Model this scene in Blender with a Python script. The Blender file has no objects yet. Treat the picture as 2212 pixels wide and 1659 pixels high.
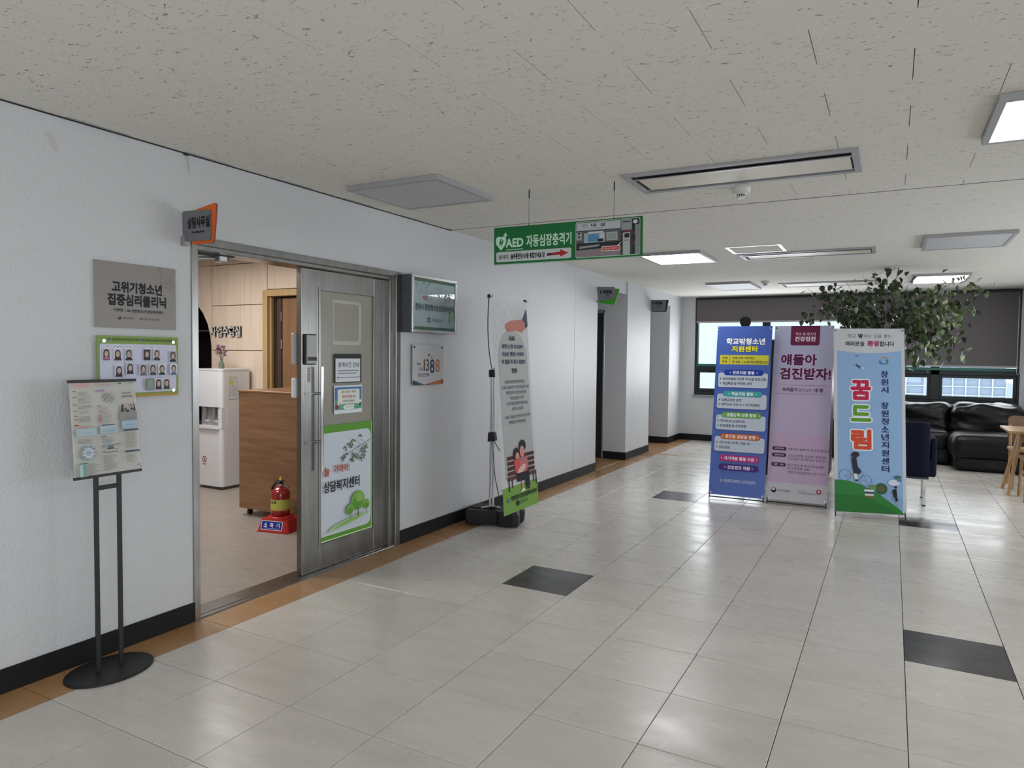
import bpy, bmesh, math, random
from mathutils import Vector, Matrix, noise, Euler
R = math.radians
PI = math.pi
SC = bpy.context.scene
COL = SC.collection
rnd = random.Random(7)
CE = 2.5025          # ceiling height
TS = 0.45            # floor tile
TX0 = 3.381          # a tile joint in x
TY0 = 3.855          # a tile joint in y
CAMP = Vector((3.2843, 0.0, 1.4664))

# ------------------------------------------------------------------ camera
cam_d = bpy.data.cameras.new('camera')
cam = bpy.data.objects.new('camera', cam_d)
COL.objects.link(cam)
cam_d.sensor_fit = 'HORIZONTAL'; cam_d.sensor_width = 36.0
cam_d.lens = 36.0 * 1507.9 / 2212.0
cam_d.clip_start = 0.05
yaw, pitch, roll = 0.4979, -0.0421, -0.0113
CR = Matrix.Rotation(yaw, 3, 'Z') @ Matrix.Rotation(pitch, 3, 'X') @ Matrix.Rotation(roll, 3, 'Y')
cam.matrix_world = Matrix.Translation(CAMP) @ (CR @ Matrix.Rotation(R(90), 3, 'X')).to_4x4()
SC.camera = cam
def in_frame(p):
    d = CR.transposed() @ (Vector(p) - CAMP)
    if d.y < 0.05: return None
    return (1106 + 1507.9 * d.x / d.y, 829.5 - 1507.9 * d.z / d.y, d.y)

# ------------------------------------------------------------------ world and lights
SC.view_settings.view_transform = 'Standard'
SC.view_settings.look = 'None'
SC.view_settings.gamma = 1.0
SC.view_settings.use_curve_mapping = False
SC.view_settings.exposure = 0.17
W = bpy.data.worlds.new('sky'); SC.world = W; W.use_nodes = True
bg = W.node_tree.nodes['Background']
bg.inputs[0].default_value = (0.82, 0.91, 1.0, 1); bg.inputs[1].default_value = 2.6

def area(name, loc, rot, sx, sy, power, color):
    l = bpy.data.lights.new(name, 'AREA'); l.shape = 'RECTANGLE'; l.size = sx; l.size_y = sy
    l.energy = power; l.color = color
    o = bpy.data.objects.new(name, l); COL.objects.link(o); o.location = loc; o.rotation_euler = rot
    return o
# daylight through the lobby's window band on the right (out of view)
area('daylight_right_window', (6.56, 7.6, 1.35), (0, R(90), 0), 1.1, 5.0, 34, (0.93, 0.965, 1.0))
area('front_fill_light', (2.2, -3.9, 1.3), (R(90), 0, 0), 4.0, 1.3, 40, (0.90, 0.95, 1.0))  # unseen fill added to brighten the near left; the front wall has no opening
area('right_fill_behind', (6.56, -1.6, 1.3), (0, R(90), 0), 1.1, 3.2, 62, (0.90, 0.95, 1.0))  # unseen fill added behind the camera to light the near left wall
area('daylight_back_left', (1.4, 12.2, 1.45), (R(-90), 0, 0), 2.2, 1.1, 34, (0.93, 0.965, 1.0))
area('daylight_back_right', (3.9, 12.2, 1.08), (R(-90), 0, 0), 1.9, 0.3, 10, (0.93, 0.965, 1.0))
# unseen fill lamps added behind the camera to brighten the near room
area('ceiling_fill_behind', (3.9, -0.6, 2.48), (0, 0, 0), 0.6, 0.6, 8, (0.96, 0.98, 1.0))
area('ceiling_fill_behind', (0.9, -0.4, 2.48), (0, 0, 0), 0.6, 0.6, 12, (0.96, 0.98, 1.0))
# ceiling lights of the office behind the door
area('office_ceiling_light', (-2.6, 4.2, 2.47), (0, 0, 0), 1.2, 0.6, 34, (1.0, 0.97, 0.93))
area('office_ceiling_light', (-1.4, 2.6, 2.47), (0, 0, 0), 0.6, 0.6, 26, (1.0, 0.97, 0.93))

# ------------------------------------------------------------------ materials
def s2l(c):
    return tuple((v / 12.92 if v <= 0.04045 else ((v + 0.055) / 1.055) ** 2.4) for v in c)
def hexc(h):
    h = h.lstrip('#'); return s2l(tuple(int(h[i:i + 2], 16) / 255 for i in (0, 2, 4)))
MATS = {}
def new_mat(name):
    m = bpy.data.materials.new(name); m.use_nodes = True
    return m, m.node_tree, m.node_tree.nodes['Principled BSDF']
def mat(name, color, rough=0.5, metal=0.0, bump=None, var=None, spec=0.5, trans=0.0, emit=None, coat=0.0, alpha=None, sheen=0):
    """bump=(scale, strength, stretch xyz); var=(scale, amount, stretch xyz) colour variation"""
    if name in MATS: return MATS[name]
    m, nt, b = new_mat(name)
    c = hexc(color) if isinstance(color, str) else color
    b.inputs['Base Color'].default_value = (*c, 1)
    b.inputs['Roughness'].default_value = rough
    b.inputs['Metallic'].default_value = metal
    b.inputs['Specular IOR Level'].default_value = spec
    b.inputs['Transmission Weight'].default_value = trans
    b.inputs['Coat Weight'].default_value = coat
    b.inputs['Sheen Weight'].default_value = sheen
    if alpha is not None: b.inputs['Alpha'].default_value = alpha
    if emit:
        b.inputs['Emission Color'].default_value = (*emit[0], 1); b.inputs['Emission Strength'].default_value = emit[1]
    tc = None
    def coords(st):
        nonlocal tc
        if tc is None: tc = nt.nodes.new('ShaderNodeTexCoord')
        mp = nt.nodes.new('ShaderNodeMapping'); mp.inputs['Scale'].default_value = st
        nt.links.new(tc.outputs['Object'], mp.inputs[0]); return mp.outputs[0]
    if bump:
        n = nt.nodes.new('ShaderNodeTexNoise'); n.inputs['Scale'].default_value = bump[0]; n.inputs['Detail'].default_value = 4
        nt.links.new(coords(bump[2] if len(bump) > 2 else (1, 1, 1)), n.inputs['Vector'])
        bp = nt.nodes.new('ShaderNodeBump'); bp.inputs['Strength'].default_value = bump[1]; bp.inputs['Distance'].default_value = 0.01
        nt.links.new(n.outputs[0], bp.inputs['Height']); nt.links.new(bp.outputs[0], b.inputs['Normal'])
    if var:
        n = nt.nodes.new('ShaderNodeTexNoise'); n.inputs['Scale'].default_value = var[0]; n.inputs['Detail'].default_value = 6
        nt.links.new(coords(var[2] if len(var) > 2 else (1, 1, 1)), n.inputs['Vector'])
        r = nt.nodes.new('ShaderNodeMapRange'); r.inputs[1].default_value = 0.3; r.inputs[2].default_value = 0.7
        r.inputs[3].default_value = 1 - var[1]; r.inputs[4].default_value = 1 + var[1]
        nt.links.new(n.outputs[0], r.inputs[0])
        mx = nt.nodes.new('ShaderNodeVectorMath'); mx.operation = 'SCALE'; mx.inputs[0].default_value = c
        nt.links.new(r.outputs[0], mx.inputs['Scale']); nt.links.new(mx.outputs[0], b.inputs['Base Color'])
    MATS[name] = m
    return m
def P(h, gloss=0.45):
    """a printing ink of the given colour"""
    return mat('ink_' + h.lstrip('#') + ('' if gloss == 0.45 else '_g'), h, gloss, spec=0.3)

M_wall = mat('white_wall_paint', (0.58, 0.585, 0.595), 0.42, bump=(75, 0.42), spec=0.4)
M_wall_far = M_wall
M_black = mat('black_baseboard_paint', (0.007, 0.007, 0.008), 0.55, spec=.3)
M_gap = mat('dark_shadow_gap', (0.02, 0.02, 0.02), 0.8)
M_steel = mat('brushed_stainless_steel', (0.27, 0.265, 0.25), 0.27, 1.0, bump=(60, 0.05, (1, 1, 0.02)), var=(5, 0.14, (3, 3, 0.6)))
M_chrome = mat('chrome', (0.62, 0.62, 0.62), 0.12, 1.0)
M_alu = mat('satin_aluminium', (0.55, 0.55, 0.56), 0.3, 0.9)
M_blk = mat('matt_black_metal', (0.013, 0.013, 0.014), 0.45)
M_bplast = mat('black_plastic', (0.012, 0.012, 0.013), 0.55, bump=(120, 0.08), spec=.35)
M_white = mat('white_plastic', (0.72, 0.73, 0.75), 0.32)
M_whitepaper = mat('white_paper', (0.72, 0.73, 0.74), 0.55)

def floor_mat(name, base, amt, rough, blackish=False):
    m, nt, b = new_mat(name)
    tc = nt.nodes.new('ShaderNodeTexCoord'); oi = nt.nodes.new('ShaderNodeObjectInfo')
    geo = nt.nodes.new('ShaderNodeNewGeometry')
    off = nt.nodes.new('ShaderNodeVectorMath'); off.operation = 'SCALE'; off.inputs['Scale'].default_value = 1.0
    mp = nt.nodes.new('ShaderNodeMapping'); mp.inputs['Scale'].default_value = (.8, 2.2, 1)
    nt.links.new(geo.outputs['Position'], mp.inputs[0])
    n1 = nt.nodes.new('ShaderNodeTexNoise'); n1.inputs['Scale'].default_value = 4.5; n1.inputs['Detail'].default_value = 5; n1.inputs['Roughness'].default_value = 0.55
    n2 = nt.nodes.new('ShaderNodeTexNoise'); n2.inputs['Scale'].default_value = 40; n2.inputs['Detail'].default_value = 3
    nt.links.new(mp.outputs[0], n1.inputs['Vector']); nt.links.new(mp.outputs[0], n2.inputs['Vector'])
    def rng(src, a, z, lo, hi):
        r = nt.nodes.new('ShaderNodeMapRange'); r.inputs[1].default_value = a; r.inputs[2].default_value = z
        r.inputs[3].default_value = lo; r.inputs[4].default_value = hi; nt.links.new(src, r.inputs[0]); return r.outputs[0]
    def mul(a, c):
        x = nt.nodes.new('ShaderNodeMath'); x.operation = 'MULTIPLY'; nt.links.new(a, x.inputs[0]); nt.links.new(c, x.inputs[1]); return x.outputs[0]
    f = mul(mul(rng(n1.outputs[0], .3, .7, 1 - amt, 1 + amt), rng(n2.outputs[0], .3, .7, 1 - amt * .35, 1 + amt * .35)), rng(oi.outputs['Random'], 0, 1, .95, 1.05))
    sc = nt.nodes.new('ShaderNodeVectorMath'); sc.operation = 'SCALE'; sc.inputs[0].default_value = base
    nt.links.new(f, sc.inputs['Scale']); nt.links.new(sc.outputs[0], b.inputs['Base Color'])
    n3 = nt.nodes.new('ShaderNodeTexNoise'); n3.inputs['Scale'].default_value = 2.3; n3.inputs['Detail'].default_value = 5
    nt.links.new(mp.outputs[0], n3.inputs['Vector'])
    nt.links.new(rng(n3.outputs[0], .35, .65, rough - .05, rough + .06), b.inputs['Roughness'])
    n4 = nt.nodes.new('ShaderNodeTexNoise'); n4.inputs['Scale'].default_value = 9; n4.inputs['Detail'].default_value = 3
    mp2 = nt.nodes.new('ShaderNodeMapping'); mp2.inputs['Scale'].default_value = (.45, 1.6, 1)
    nt.links.new(geo.outputs['Position'], mp2.inputs[0]); nt.links.new(mp2.outputs[0], n4.inputs['Vector'])
    bp = nt.nodes.new('ShaderNodeBump'); bp.inputs['Strength'].default_value = .035; bp.inputs['Distance'].default_value = 0.02
    nt.links.new(n4.outputs[0], bp.inputs['Height']); nt.links.new(bp.outputs[0], b.inputs['Normal'])
    b.inputs['Specular IOR Level'].default_value = .62
    return m
M_tile = floor_mat('beige_floor_tile', (0.56, 0.525, 0.475), 0.055, 0.27)
M_tile_black = floor_mat('black_floor_tile', (0.022, 0.021, 0.022), 0.2, 0.26)
M_tile_brown = floor_mat('brown_border_tile', (0.37, 0.20, 0.085), 0.06, 0.3)
M_grout = mat('floor_joint', (0.05, 0.045, 0.04), 0.95)
M_vinyl = mat('office_vinyl_floor', (0.33, 0.285, 0.25), 0.38, var=(5, .12, (1, 6, 1)))

def ceiling_mat():
    m, nt, b = new_mat('fissured_ceiling_board')
    geo = nt.nodes.new('ShaderNodeNewGeometry')
    mp = nt.nodes.new('ShaderNodeMapping'); mp.inputs['Scale'].default_value = (26, 58, 30)
    nt.links.new(geo.outputs['Position'], mp.inputs[0])
    n = nt.nodes.new('ShaderNodeTexNoise'); n.inputs['Scale'].default_value = 1.0; n.inputs['Detail'].default_value = 2.5; n.inputs['Distortion'].default_value = 1.6
    nt.links.new(mp.outputs[0], n.inputs['Vector'])
    r = nt.nodes.new('ShaderNodeMapRange'); r.inputs[1].default_value = .64; r.inputs[2].default_value = .70; r.inputs[3].default_value = 0; r.inputs[4].default_value = 1
    nt.links.new(n.outputs[0], r.inputs[0])
    mx = nt.nodes.new('ShaderNodeMix'); mx.data_type = 'RGBA'
    mx.inputs[6].default_value = (0.76, 0.735, 0.68, 1); mx.inputs[7].default_value = (0.32, 0.31, 0.28, 1)
    nt.links.new(r.outputs[0], mx.inputs[0]); nt.links.new(mx.outputs[2], b.inputs['Base Color'])
    bp = nt.nodes.new('ShaderNodeBump'); bp.inputs['Strength'].default_value = .5; bp.inputs['Distance'].default_value = .004; bp.invert = True
    nt.links.new(r.outputs[0], bp.inputs['Height']); nt.links.new(bp.outputs[0], b.inputs['Normal'])
    b.inputs['Roughness'].default_value = .9; b.inputs['Specular IOR Level'].default_value = .2
    return m
M_ceil = ceiling_mat()

def glass_mat():
    m, nt, b = new_mat('window_glass')
    for n in list(nt.nodes):
        if n.type == 'BSDF_PRINCIPLED': nt.nodes.remove(n)
    out = nt.nodes['Material Output']
    t = nt.nodes.new('ShaderNodeBsdfTransparent'); t.inputs[0].default_value = (.93, .97, .97, 1)
    g = nt.nodes.new('ShaderNodeBsdfGlossy'); g.inputs['Roughness'].default_value = .02
    lw_ = nt.nodes.new('ShaderNodeLayerWeight'); pw_ = nt.nodes.new('ShaderNodeMath'); pw_.operation = 'POWER'; pw_.inputs[1].default_value = 5
    nt.links.new(lw_.outputs['Facing'], pw_.inputs[0]); fr = nt.nodes.new('ShaderNodeMath'); fr.operation = 'MULTIPLY_ADD'; fr.inputs[1].default_value = .9; fr.inputs[2].default_value = .04
    nt.links.new(pw_.outputs[0], fr.inputs[0])
    mx = nt.nodes.new('ShaderNodeMixShader')
    nt.links.new(fr.outputs[0], mx.inputs[0]); nt.links.new(t.outputs[0], mx.inputs[1]); nt.links.new(g.outputs[0], mx.inputs[2])
    nt.links.new(mx.outputs[0], out.inputs[0])
    return m
M_glass = glass_mat()
def lamp_mat(name, col, s):
    return mat(name, (.9, .9, .9), .4, emit=(col, s))
M_lit = lamp_mat('lit_diffuser', (0.95, 0.965, 1.0), 11.0)
M_unlit = mat('unlit_diffuser', (0.52, 0.52, 0.53), .5)
M_lframe = mat('light_frame_grey', (0.36, 0.36, 0.37), .45)

def wood_mat(name, c1, c2, scale, stretch, rough=.45):
    m, nt, b = new_mat(name)
    tc = nt.nodes.new('ShaderNodeTexCoord'); mp = nt.nodes.new('ShaderNodeMapping'); mp.inputs['Scale'].default_value = stretch
    nt.links.new(tc.outputs['Object'], mp.inputs[0])
    n = nt.nodes.new('ShaderNodeTexNoise'); n.inputs['Scale'].default_value = scale; n.inputs['Detail'].default_value = 6; n.inputs['Distortion'].default_value = .6
    nt.links.new(mp.outputs[0], n.inputs['Vector'])
    cr = nt.nodes.new('ShaderNodeValToRGB'); cr.color_ramp.elements[0].position = .3; cr.color_ramp.elements[1].position = .7
    cr.color_ramp.elements[0].color = (*c1, 1); cr.color_ramp.elements[1].color = (*c2, 1)
    nt.links.new(n.outputs[0], cr.inputs[0]); nt.links.new(cr.outputs[0], b.inputs['Base Color'])
    b.inputs['Roughness'].default_value = rough
    return m
M_panelwood = wood_mat('pale_wall_panel_wood', (.62, .50, .40), (.72, .60, .49), 3, (7, 7, .5))
M_deskwood = wood_mat('brown_desk_wood', (.19, .095, .045), (.31, .17, .09), 3, (.7, .7, 7), .4)
M_doorwood = wood_mat('brown_door_wood', (.20, .105, .05), (.27, .15, .075), 3, (7, 7, .5), .4)
M_framewood = wood_mat('light_frame_wood', (.42, .28, .13), (.50, .34, .17), 3, (6, 6, .5), .4)
M_tablewood = wood_mat('oak_table_wood', (.36, .20, .08), (.48, .29, .13), 4, (6, 6, .7), .4)
M_leather = mat('dark_brown_leather', (.005, .0045, .0045), .42, bump=(30, .35), spec=.28)
M_navy = mat('navy_fabric', (.006, .008, .022), .85, bump=(160, .3), spec=.2)
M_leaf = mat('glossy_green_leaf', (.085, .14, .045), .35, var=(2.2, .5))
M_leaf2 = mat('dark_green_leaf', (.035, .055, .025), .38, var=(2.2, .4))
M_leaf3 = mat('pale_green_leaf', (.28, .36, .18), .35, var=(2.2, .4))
M_bark = mat('grey_brown_bark', (.13, .10, .075), .8, bump=(30, .5, (1, 1, .3)))

# ------------------------------------------------------------------ mesh builder
class MB:
    def __init__(s): s.v = []; s.f = []; s.m = []; s.s = []; s.mats = []
    def mi(s, m):
        if m not in s.mats: s.mats.append(m)
        return s.mats.index(m)
    def add(s, vs, fs, m, M=None, smooth=False):
        k = len(s.v)
        if M is not None: vs = [M @ Vector(v) for v in vs]
        s.v += [tuple(v) for v in vs]; i = s.mi(m)
        for f in fs: s.f.append(tuple(k + a for a in f)); s.m.append(i); s.s.append(smooth)
        return s
    def box(s, x0, x1, y0, y1, z0, z1, m, M=None):
        vs = [(x, y, z) for x in (x0, x1) for y in (y0, y1) for z in (z0, z1)]
        return s.add(vs, [(0, 1, 3, 2), (4, 6, 7, 5), (0, 4, 5, 1), (2, 3, 7, 6), (0, 2, 6, 4), (1, 5, 7, 3)], m, M)
    def bbox(s, x0, x1, y0, y1, z0, z1, m, r=.004, M=None, seg=1):
        bm = bmesh.new(); bmesh.ops.create_cube(bm, size=1)
        for v in bm.verts: v.co = Vector(((x0 + x1) / 2 + v.co.x * (x1 - x0), (y0 + y1) / 2 + v.co.y * (y1 - y0), (z0 + z1) / 2 + v.co.z * (z1 - z0)))
        bmesh.ops.bevel(bm, geom=bm.edges[:], offset=r, segments=seg, profile=.5, affect='EDGES')
        bm.verts.index_update()
        vs = [v.co.copy() for v in bm.verts]; fs = [tuple(v.index for v in f.verts) for f in bm.faces]; bm.free()
        return s.add(vs, fs, m, M, smooth=seg > 2)
    def prism(s, pts, z0, z1, m, M=None, mside=None, smooth=False):
        n = len(pts)
        a = [(p[0], p[1], z0) for p in pts]; b = [(p[0], p[1], z1) for p in pts]
        s.add(a, [tuple(range(n))[::-1]], m, M); s.add(b, [tuple(range(n))], m, M)
        s.add(a + b, [(i, (i + 1) % n, n + (i + 1) % n, n + i) for i in range(n)], mside or m, M, smooth)
        return s
    def lathe(s, prof, m, M=None, n=20, cap=True):
        vs = []; fs = []
        for r, z in prof:
            for i in range(n): a = 2 * PI * i / n; vs.append((r * math.cos(a), r * math.sin(a), z))
        for j in range(len(prof) - 1):
            for i in range(n): fs.append((j * n + i, j * n + (i + 1) % n, (j + 1) * n + (i + 1) % n, (j + 1) * n + i))
        s.add(vs, fs, m, M, True)
        if cap:
            k = len(prof) - 1
            s.add(vs[:n], [tuple(range(n))[::-1]], m, M); s.add(vs[k * n:], [tuple(range(n))], m, M)
        return s
    def cyl(s, p0, p1, r0, m, r1=None, n=12, M=None):
        p0 = Vector(p0); p1 = Vector(p1); d = p1 - p0; L = d.length
        q = d.to_track_quat('Z', 'Y').to_matrix().to_4x4(); T = Matrix.Translation(p0) @ q
        if M is not None: T = M @ T
        return s.lathe([(r0, 0), (r1 if r1 is not None else r0, L)], m, T, n)
    def tube(s, pts, r, m, M=None, n=8, r1=None):
        pts = [Vector(p) for p in pts]; vs = []; fs = []; k = len(pts); up = None
        for j, p in enumerate(pts):
            d = (pts[min(j + 1, k - 1)] - pts[max(j - 1, 0)]).normalized()
            if up is None: up = Vector((0, 0, 1)) if abs(d.z) < .9 else Vector((1, 0, 0))
            a = d.cross(up).normalized(); b = a.cross(d).normalized(); up = b
            rr = r if r1 is None else r + (r1 - r) * j / (k - 1)
            for i in range(n): t = 2 * PI * i / n; vs.append(p + a * rr * math.cos(t) + b * rr * math.sin(t))
        for j in range(k - 1):
            for i in range(n): fs.append((j * n + i, (j + 1) * n + i, (j + 1) * n + (i + 1) % n, j * n + (i + 1) % n))
        s.add(vs, fs, m, M, True)
        s.add(vs[:n], [tuple(range(n))], m, M); s.add(vs[-n:], [tuple(range(n))[::-1]], m, M)
        return s
    def build(s, name, parent=None, loc=None, rotz=None):
        me = bpy.data.meshes.new(name); me.from_pydata(s.v, [], s.f)
        for m in s.mats: me.materials.append(m)
        me.polygons.foreach_set('material_index', s.m); me.polygons.foreach_set('use_smooth', s.s); me.update()
        o = bpy.data.objects.new(name, me); COL.objects.link(o)
        if parent is not None: o.parent = parent
        if loc is not None: o.location = loc
        if rotz is not None: o.rotation_euler = (0, 0, rotz)
        return o

def tag(o, label=None, cat=None, group=None, kind=None):
    if label: o['label'] = label
    if cat: o['category'] = cat
    if group: o['group'] = group
    if kind: o['kind'] = kind
    return o
def root(name, loc, rotz=0, label=None, cat=None, group=None, kind=None, parent=None):
    o = bpy.data.objects.new(name, None); COL.objects.link(o); o.location = loc; o.rotation_euler = (0, 0, rotz)
    o.empty_display_size = .05
    if parent is not None: o.parent = parent
    return tag(o, label, cat, group, kind)
def copy_tree(o, parent=None):
    c = o.copy(); COL.objects.link(c); c.parent = parent
    for ch in list(o.children): copy_tree(ch, c)
    return c
def struct(name, mb, parent=None):
    o = mb.build(name, parent)
    if parent is None: o['kind'] = 'structure'
    return o

TXT = {}
def text_geo(s, off=0.0, res=2):
    k = (s, off, res)
    if k not in TXT:
        cu = bpy.data.curves.new('t', 'FONT'); cu.body = s; cu.size = 1; cu.offset = off; cu.resolution_u = res
        o = bpy.data.objects.new('t', cu); me = bpy.data.meshes.new_from_object(o)
        vs = [(v.co.x, v.co.y) for v in me.vertices]; fs = [tuple(p.vertices) for p in me.polygons]
        bpy.data.objects.remove(o); bpy.data.curves.remove(cu); bpy.data.meshes.remove(me)
        xs = [v[0] for v in vs]; ys = [v[1] for v in vs]
        TXT[k] = (vs, fs, (min(xs), max(xs), min(ys), max(ys)))
    return TXT[k]
def rrect(x0, y0, x1, y1, r, n=4, corners=(1, 1, 1, 1)):
    pts = []
    for i, (cx, cy, a0) in enumerate([(x1 - r, y1 - r, 0), (x0 + r, y1 - r, 90), (x0 + r, y0 + r, 180), (x1 - r, y0 + r, 270)]):
        if corners[i] and r > 0:
            for j in range(n + 1):
                a = R(a0 + 90 * j / n); pts.append((cx + r * math.cos(a), cy + r * math.sin(a)))
        else: pts.append((cx + r * (1 if i in (0, 3) else -1), cy + r * (1 if i < 2 else -1)))
    return pts

class Art:
    """flat print on a face: u to the right, v down, both in units of 1/1 of the face (W x H metres)"""
    def __init__(s, W, H, warp=None):
        s.W = W; s.H = H; s.a = MB(); s.l = MB(); s.k = 1; s.warp = warp
    def z(s): s.k += 1; return s.k * 0.00016
    def put(s, mb, pts, faces, m):
        z = s.z(); mb.add([(x, y, z + (s.warp(x / s.W, y / s.H) if s.warp else 0)) for x, y in pts], faces, m)
    def poly(s, pts, c):
        pts = [(u * s.W, (1 - v) * s.H) for u, v in pts]
        ar = sum(pts[i][0] * pts[(i + 1) % len(pts)][1] - pts[(i + 1) % len(pts)][0] * pts[i][1] for i in range(len(pts)))
        if ar < 0: pts = pts[::-1]
        s.put(s.a, pts, [tuple(range(len(pts)))], P(c))
    def rect(s, u0, v0, u1, v1, c, r=0, corners=(1, 1, 1, 1)):
        x0, x1 = u0 * s.W, u1 * s.W; y0, y1 = (1 - v1) * s.H, (1 - v0) * s.H
        p = rrect(x0, y0, x1, y1, r, 4, corners) if r > 0 else [(x0, y0), (x1, y0), (x1, y1), (x0, y1)]
        s.put(s.a, p, [tuple(range(len(p)))], P(c))
    def ell(s, cu, cv, ru, rv, c, a0=0, a1=360, n=20, rot=0):
        pts = []
        for i in range(n if a1 - a0 >= 360 else n + 1):
            t = R(a0 + (a1 - a0) * i / n); x = ru * math.cos(t) * s.W; y = rv * math.sin(t) * s.H
            q = R(rot); pts.append((cu * s.W + x * math.cos(q) - y * math.sin(q), (1 - cv) * s.H + x * math.sin(q) + y * math.cos(q)))
        s.put(s.a, pts, [tuple(range(len(pts)))], P(c))
    def ring(s, cu, cv, ru, w, c, n=24, a0=0, a1=360):
        pts = []; fs = []
        for i in range(n + 1):
            t = R(a0 + (a1 - a0) * i / n)
            for r in (ru * s.W, ru * s.W - w): pts.append((cu * s.W + r * math.cos(t), (1 - cv) * s.H + r * math.sin(t)))
        for i in range(n): fs.append((2 * i, 2 * i + 2, 2 * i + 3, 2 * i + 1))
        s.put(s.a, pts, fs, P(c))
    def line(s, pts, w, c):
        pts = [Vector((u * s.W, (1 - v) * s.H)) for u, v in pts]
        vs = []; fs = []
        for a, b in zip(pts, pts[1:]):
            d = (b - a).normalized(); n = Vector((-d.y, d.x)) * w / 2; k = len(vs)
            vs += [a - n, b - n, b + n, a + n]; fs.append((k, k + 1, k + 2, k + 3))
        s.put(s.a, [(v.x, v.y) for v in vs], fs, P(c))
    def text(s, u0, v0, u1, v1, t, c, bold=.012, outline=None, res=2):
        if outline: s._text(u0, v0, u1, v1, t, outline[0], bold, outline[1], res)
        s._text(u0, v0, u1, v1, t, c, bold, 0, res)
    def _text(s, u0, v0, u1, v1, t, c, bold, grow, res):
        vs, fs, (x0, x1, y0, y1) = text_geo(t, 0, res)
        X0, X1 = u0 * s.W, u1 * s.W; Y0, Y1 = (1 - v1) * s.H, (1 - v0) * s.H
        b = bold * .9
        sx = (X1 - X0) / (x1 - x0 + 2 * b); sy = (Y1 - Y0) / (y1 - y0 + 2 * b)
        g = b + grow * .6
        if g < .012: offs = [(0, 0)]
        elif grow: offs = [(g * math.cos(R(30 * k)), g * math.sin(R(30 * k))) for k in range(12)] + [(0, 0)]
        elif g < .04: offs = [(-g, -g * .5), (g, -g * .5), (0, g)]
        else: offs = [(g * math.cos(R(60 * k + 30)), g * math.sin(R(60 * k + 30))) for k in range(6)] + [(0, 0)]
        z = s.z(); m = P(c)
        for i, (ox, oy) in enumerate(offs):
            zz = z + i * .000008
            s.l.add([(X0 + (x - x0 + b + ox) * sx, Y0 + (y - y0 + b + oy) * sy, zz) for x, y in vs], fs, m)
    def build(s, parent, M):
        out = []
        for mb, n in ((s.a, 'artwork'), (s.l, 'lettering')):
            if mb.f:
                mb.v = [tuple(M @ Vector(v)) for v in mb.v]; out.append(mb.build(n, parent))
        return out
def face_M(x0=0, z0=0, y=0, lean=0):
    """print space (X right, Y up, Z out) to root space (x right, -y out, z up), leaning back"""
    c, s_ = math.cos(lean), math.sin(lean)
    return Matrix(((1, 0, 0, x0), (0, s_, -c, y), (0, c, s_, z0), (0, 0, 0, 1)))

# ================================================================== STRUCTURE
WY = 12.3   # back wall
# ---- floor
fl = MB(); fl.box(-1.5, 6.6, -4, WY + .2, -.12, -.006, M_grout)
floor = struct('floor', fl)
def tile_mesh(name, sx, sy, m, gap=.0017, ch=.0012):
    mb = MB(); a = gap; c = gap + ch
    lo = [(a, a, -.006), (sx - a, a, -.006), (sx - a, sy - a, -.006), (a, sy - a, -.006)]
    mi = [(x, y, -ch) for x, y, _ in lo]
    hi = [(c, c, 0), (sx - c, c, 0), (sx - c, sy - c, 0), (c, sy - c, 0)]
    fs = [(8, 9, 10, 11)] + [(i, (i + 1) % 4, 4 + (i + 1) % 4, 4 + i) for i in range(4)] + [(4 + i, 4 + (i + 1) % 4, 8 + (i + 1) % 4, 8 + i) for i in range(4)]
    mb.add([Vector(v) - Vector((sx / 2, sy / 2, 0)) for v in lo + mi + hi], fs, m)
    return mb
NB = 7.5136 * TS - 7 * TS   # width of the border strip
cells = []
for i in range(-7, 8):
    for j in range(-18, 19):
        x0 = TX0 + i * TS; y0 = TY0 + j * TS
        if y0 + TS > WY + .3 or y0 < -3.9: continue
        blk = (i % 5 == 0 and j % 7 == 0)
        if j >= 14: blk = False
        cells.append((x0, y0, TS, TS, 'black' if blk else 'beige'))
for j in range(-18, 19):
    y0 = TY0 + j * TS
    if y0 < WY: cells.append((TX0 - 7 * TS - NB, y0, NB, TS, 'brown'))
for (ya, yb, xa) in ((8.28, 9.36, -1.3), (10.42, 11.55, -1.3)):
    y = ya
    while y < yb - .01:
        h = min(TS, yb - y); x = -.0
        while x > xa + .01:
            w = min(TS, x - xa); cells.append((x - w, y, w, h, 'brown')); x -= w
        y += h
def vis_area(x0, y0, w, h):
    p = [in_frame((x, y, 0)) for x, y in ((x0, y0), (x0 + w, y0), (x0 + w, y0 + h), (x0, y0 + h))]
    q = [a for a in p if a]
    if not q: return 0
    inside = [a for a in q if -60 < a[0] < 2272 and a[1] < 1720]
    if not inside: return 0
    d = q[0][2]
    return w * h / d ** 3
cells = [(vis_area(*c[:4]), c) for c in cells]
order = sorted([c for c in cells if c[0] > 0], key=lambda c: -c[0])
MM = {'beige': M_tile, 'black': M_tile_black, 'brown': M_tile_brown}
tile_cache = {}
rest = {'beige': MB(), 'brown': MB(), 'black': MB()}
counts = 0
solo = set()
for a, c in order:
    if counts < 296: solo.add(c); counts += 1
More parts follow.
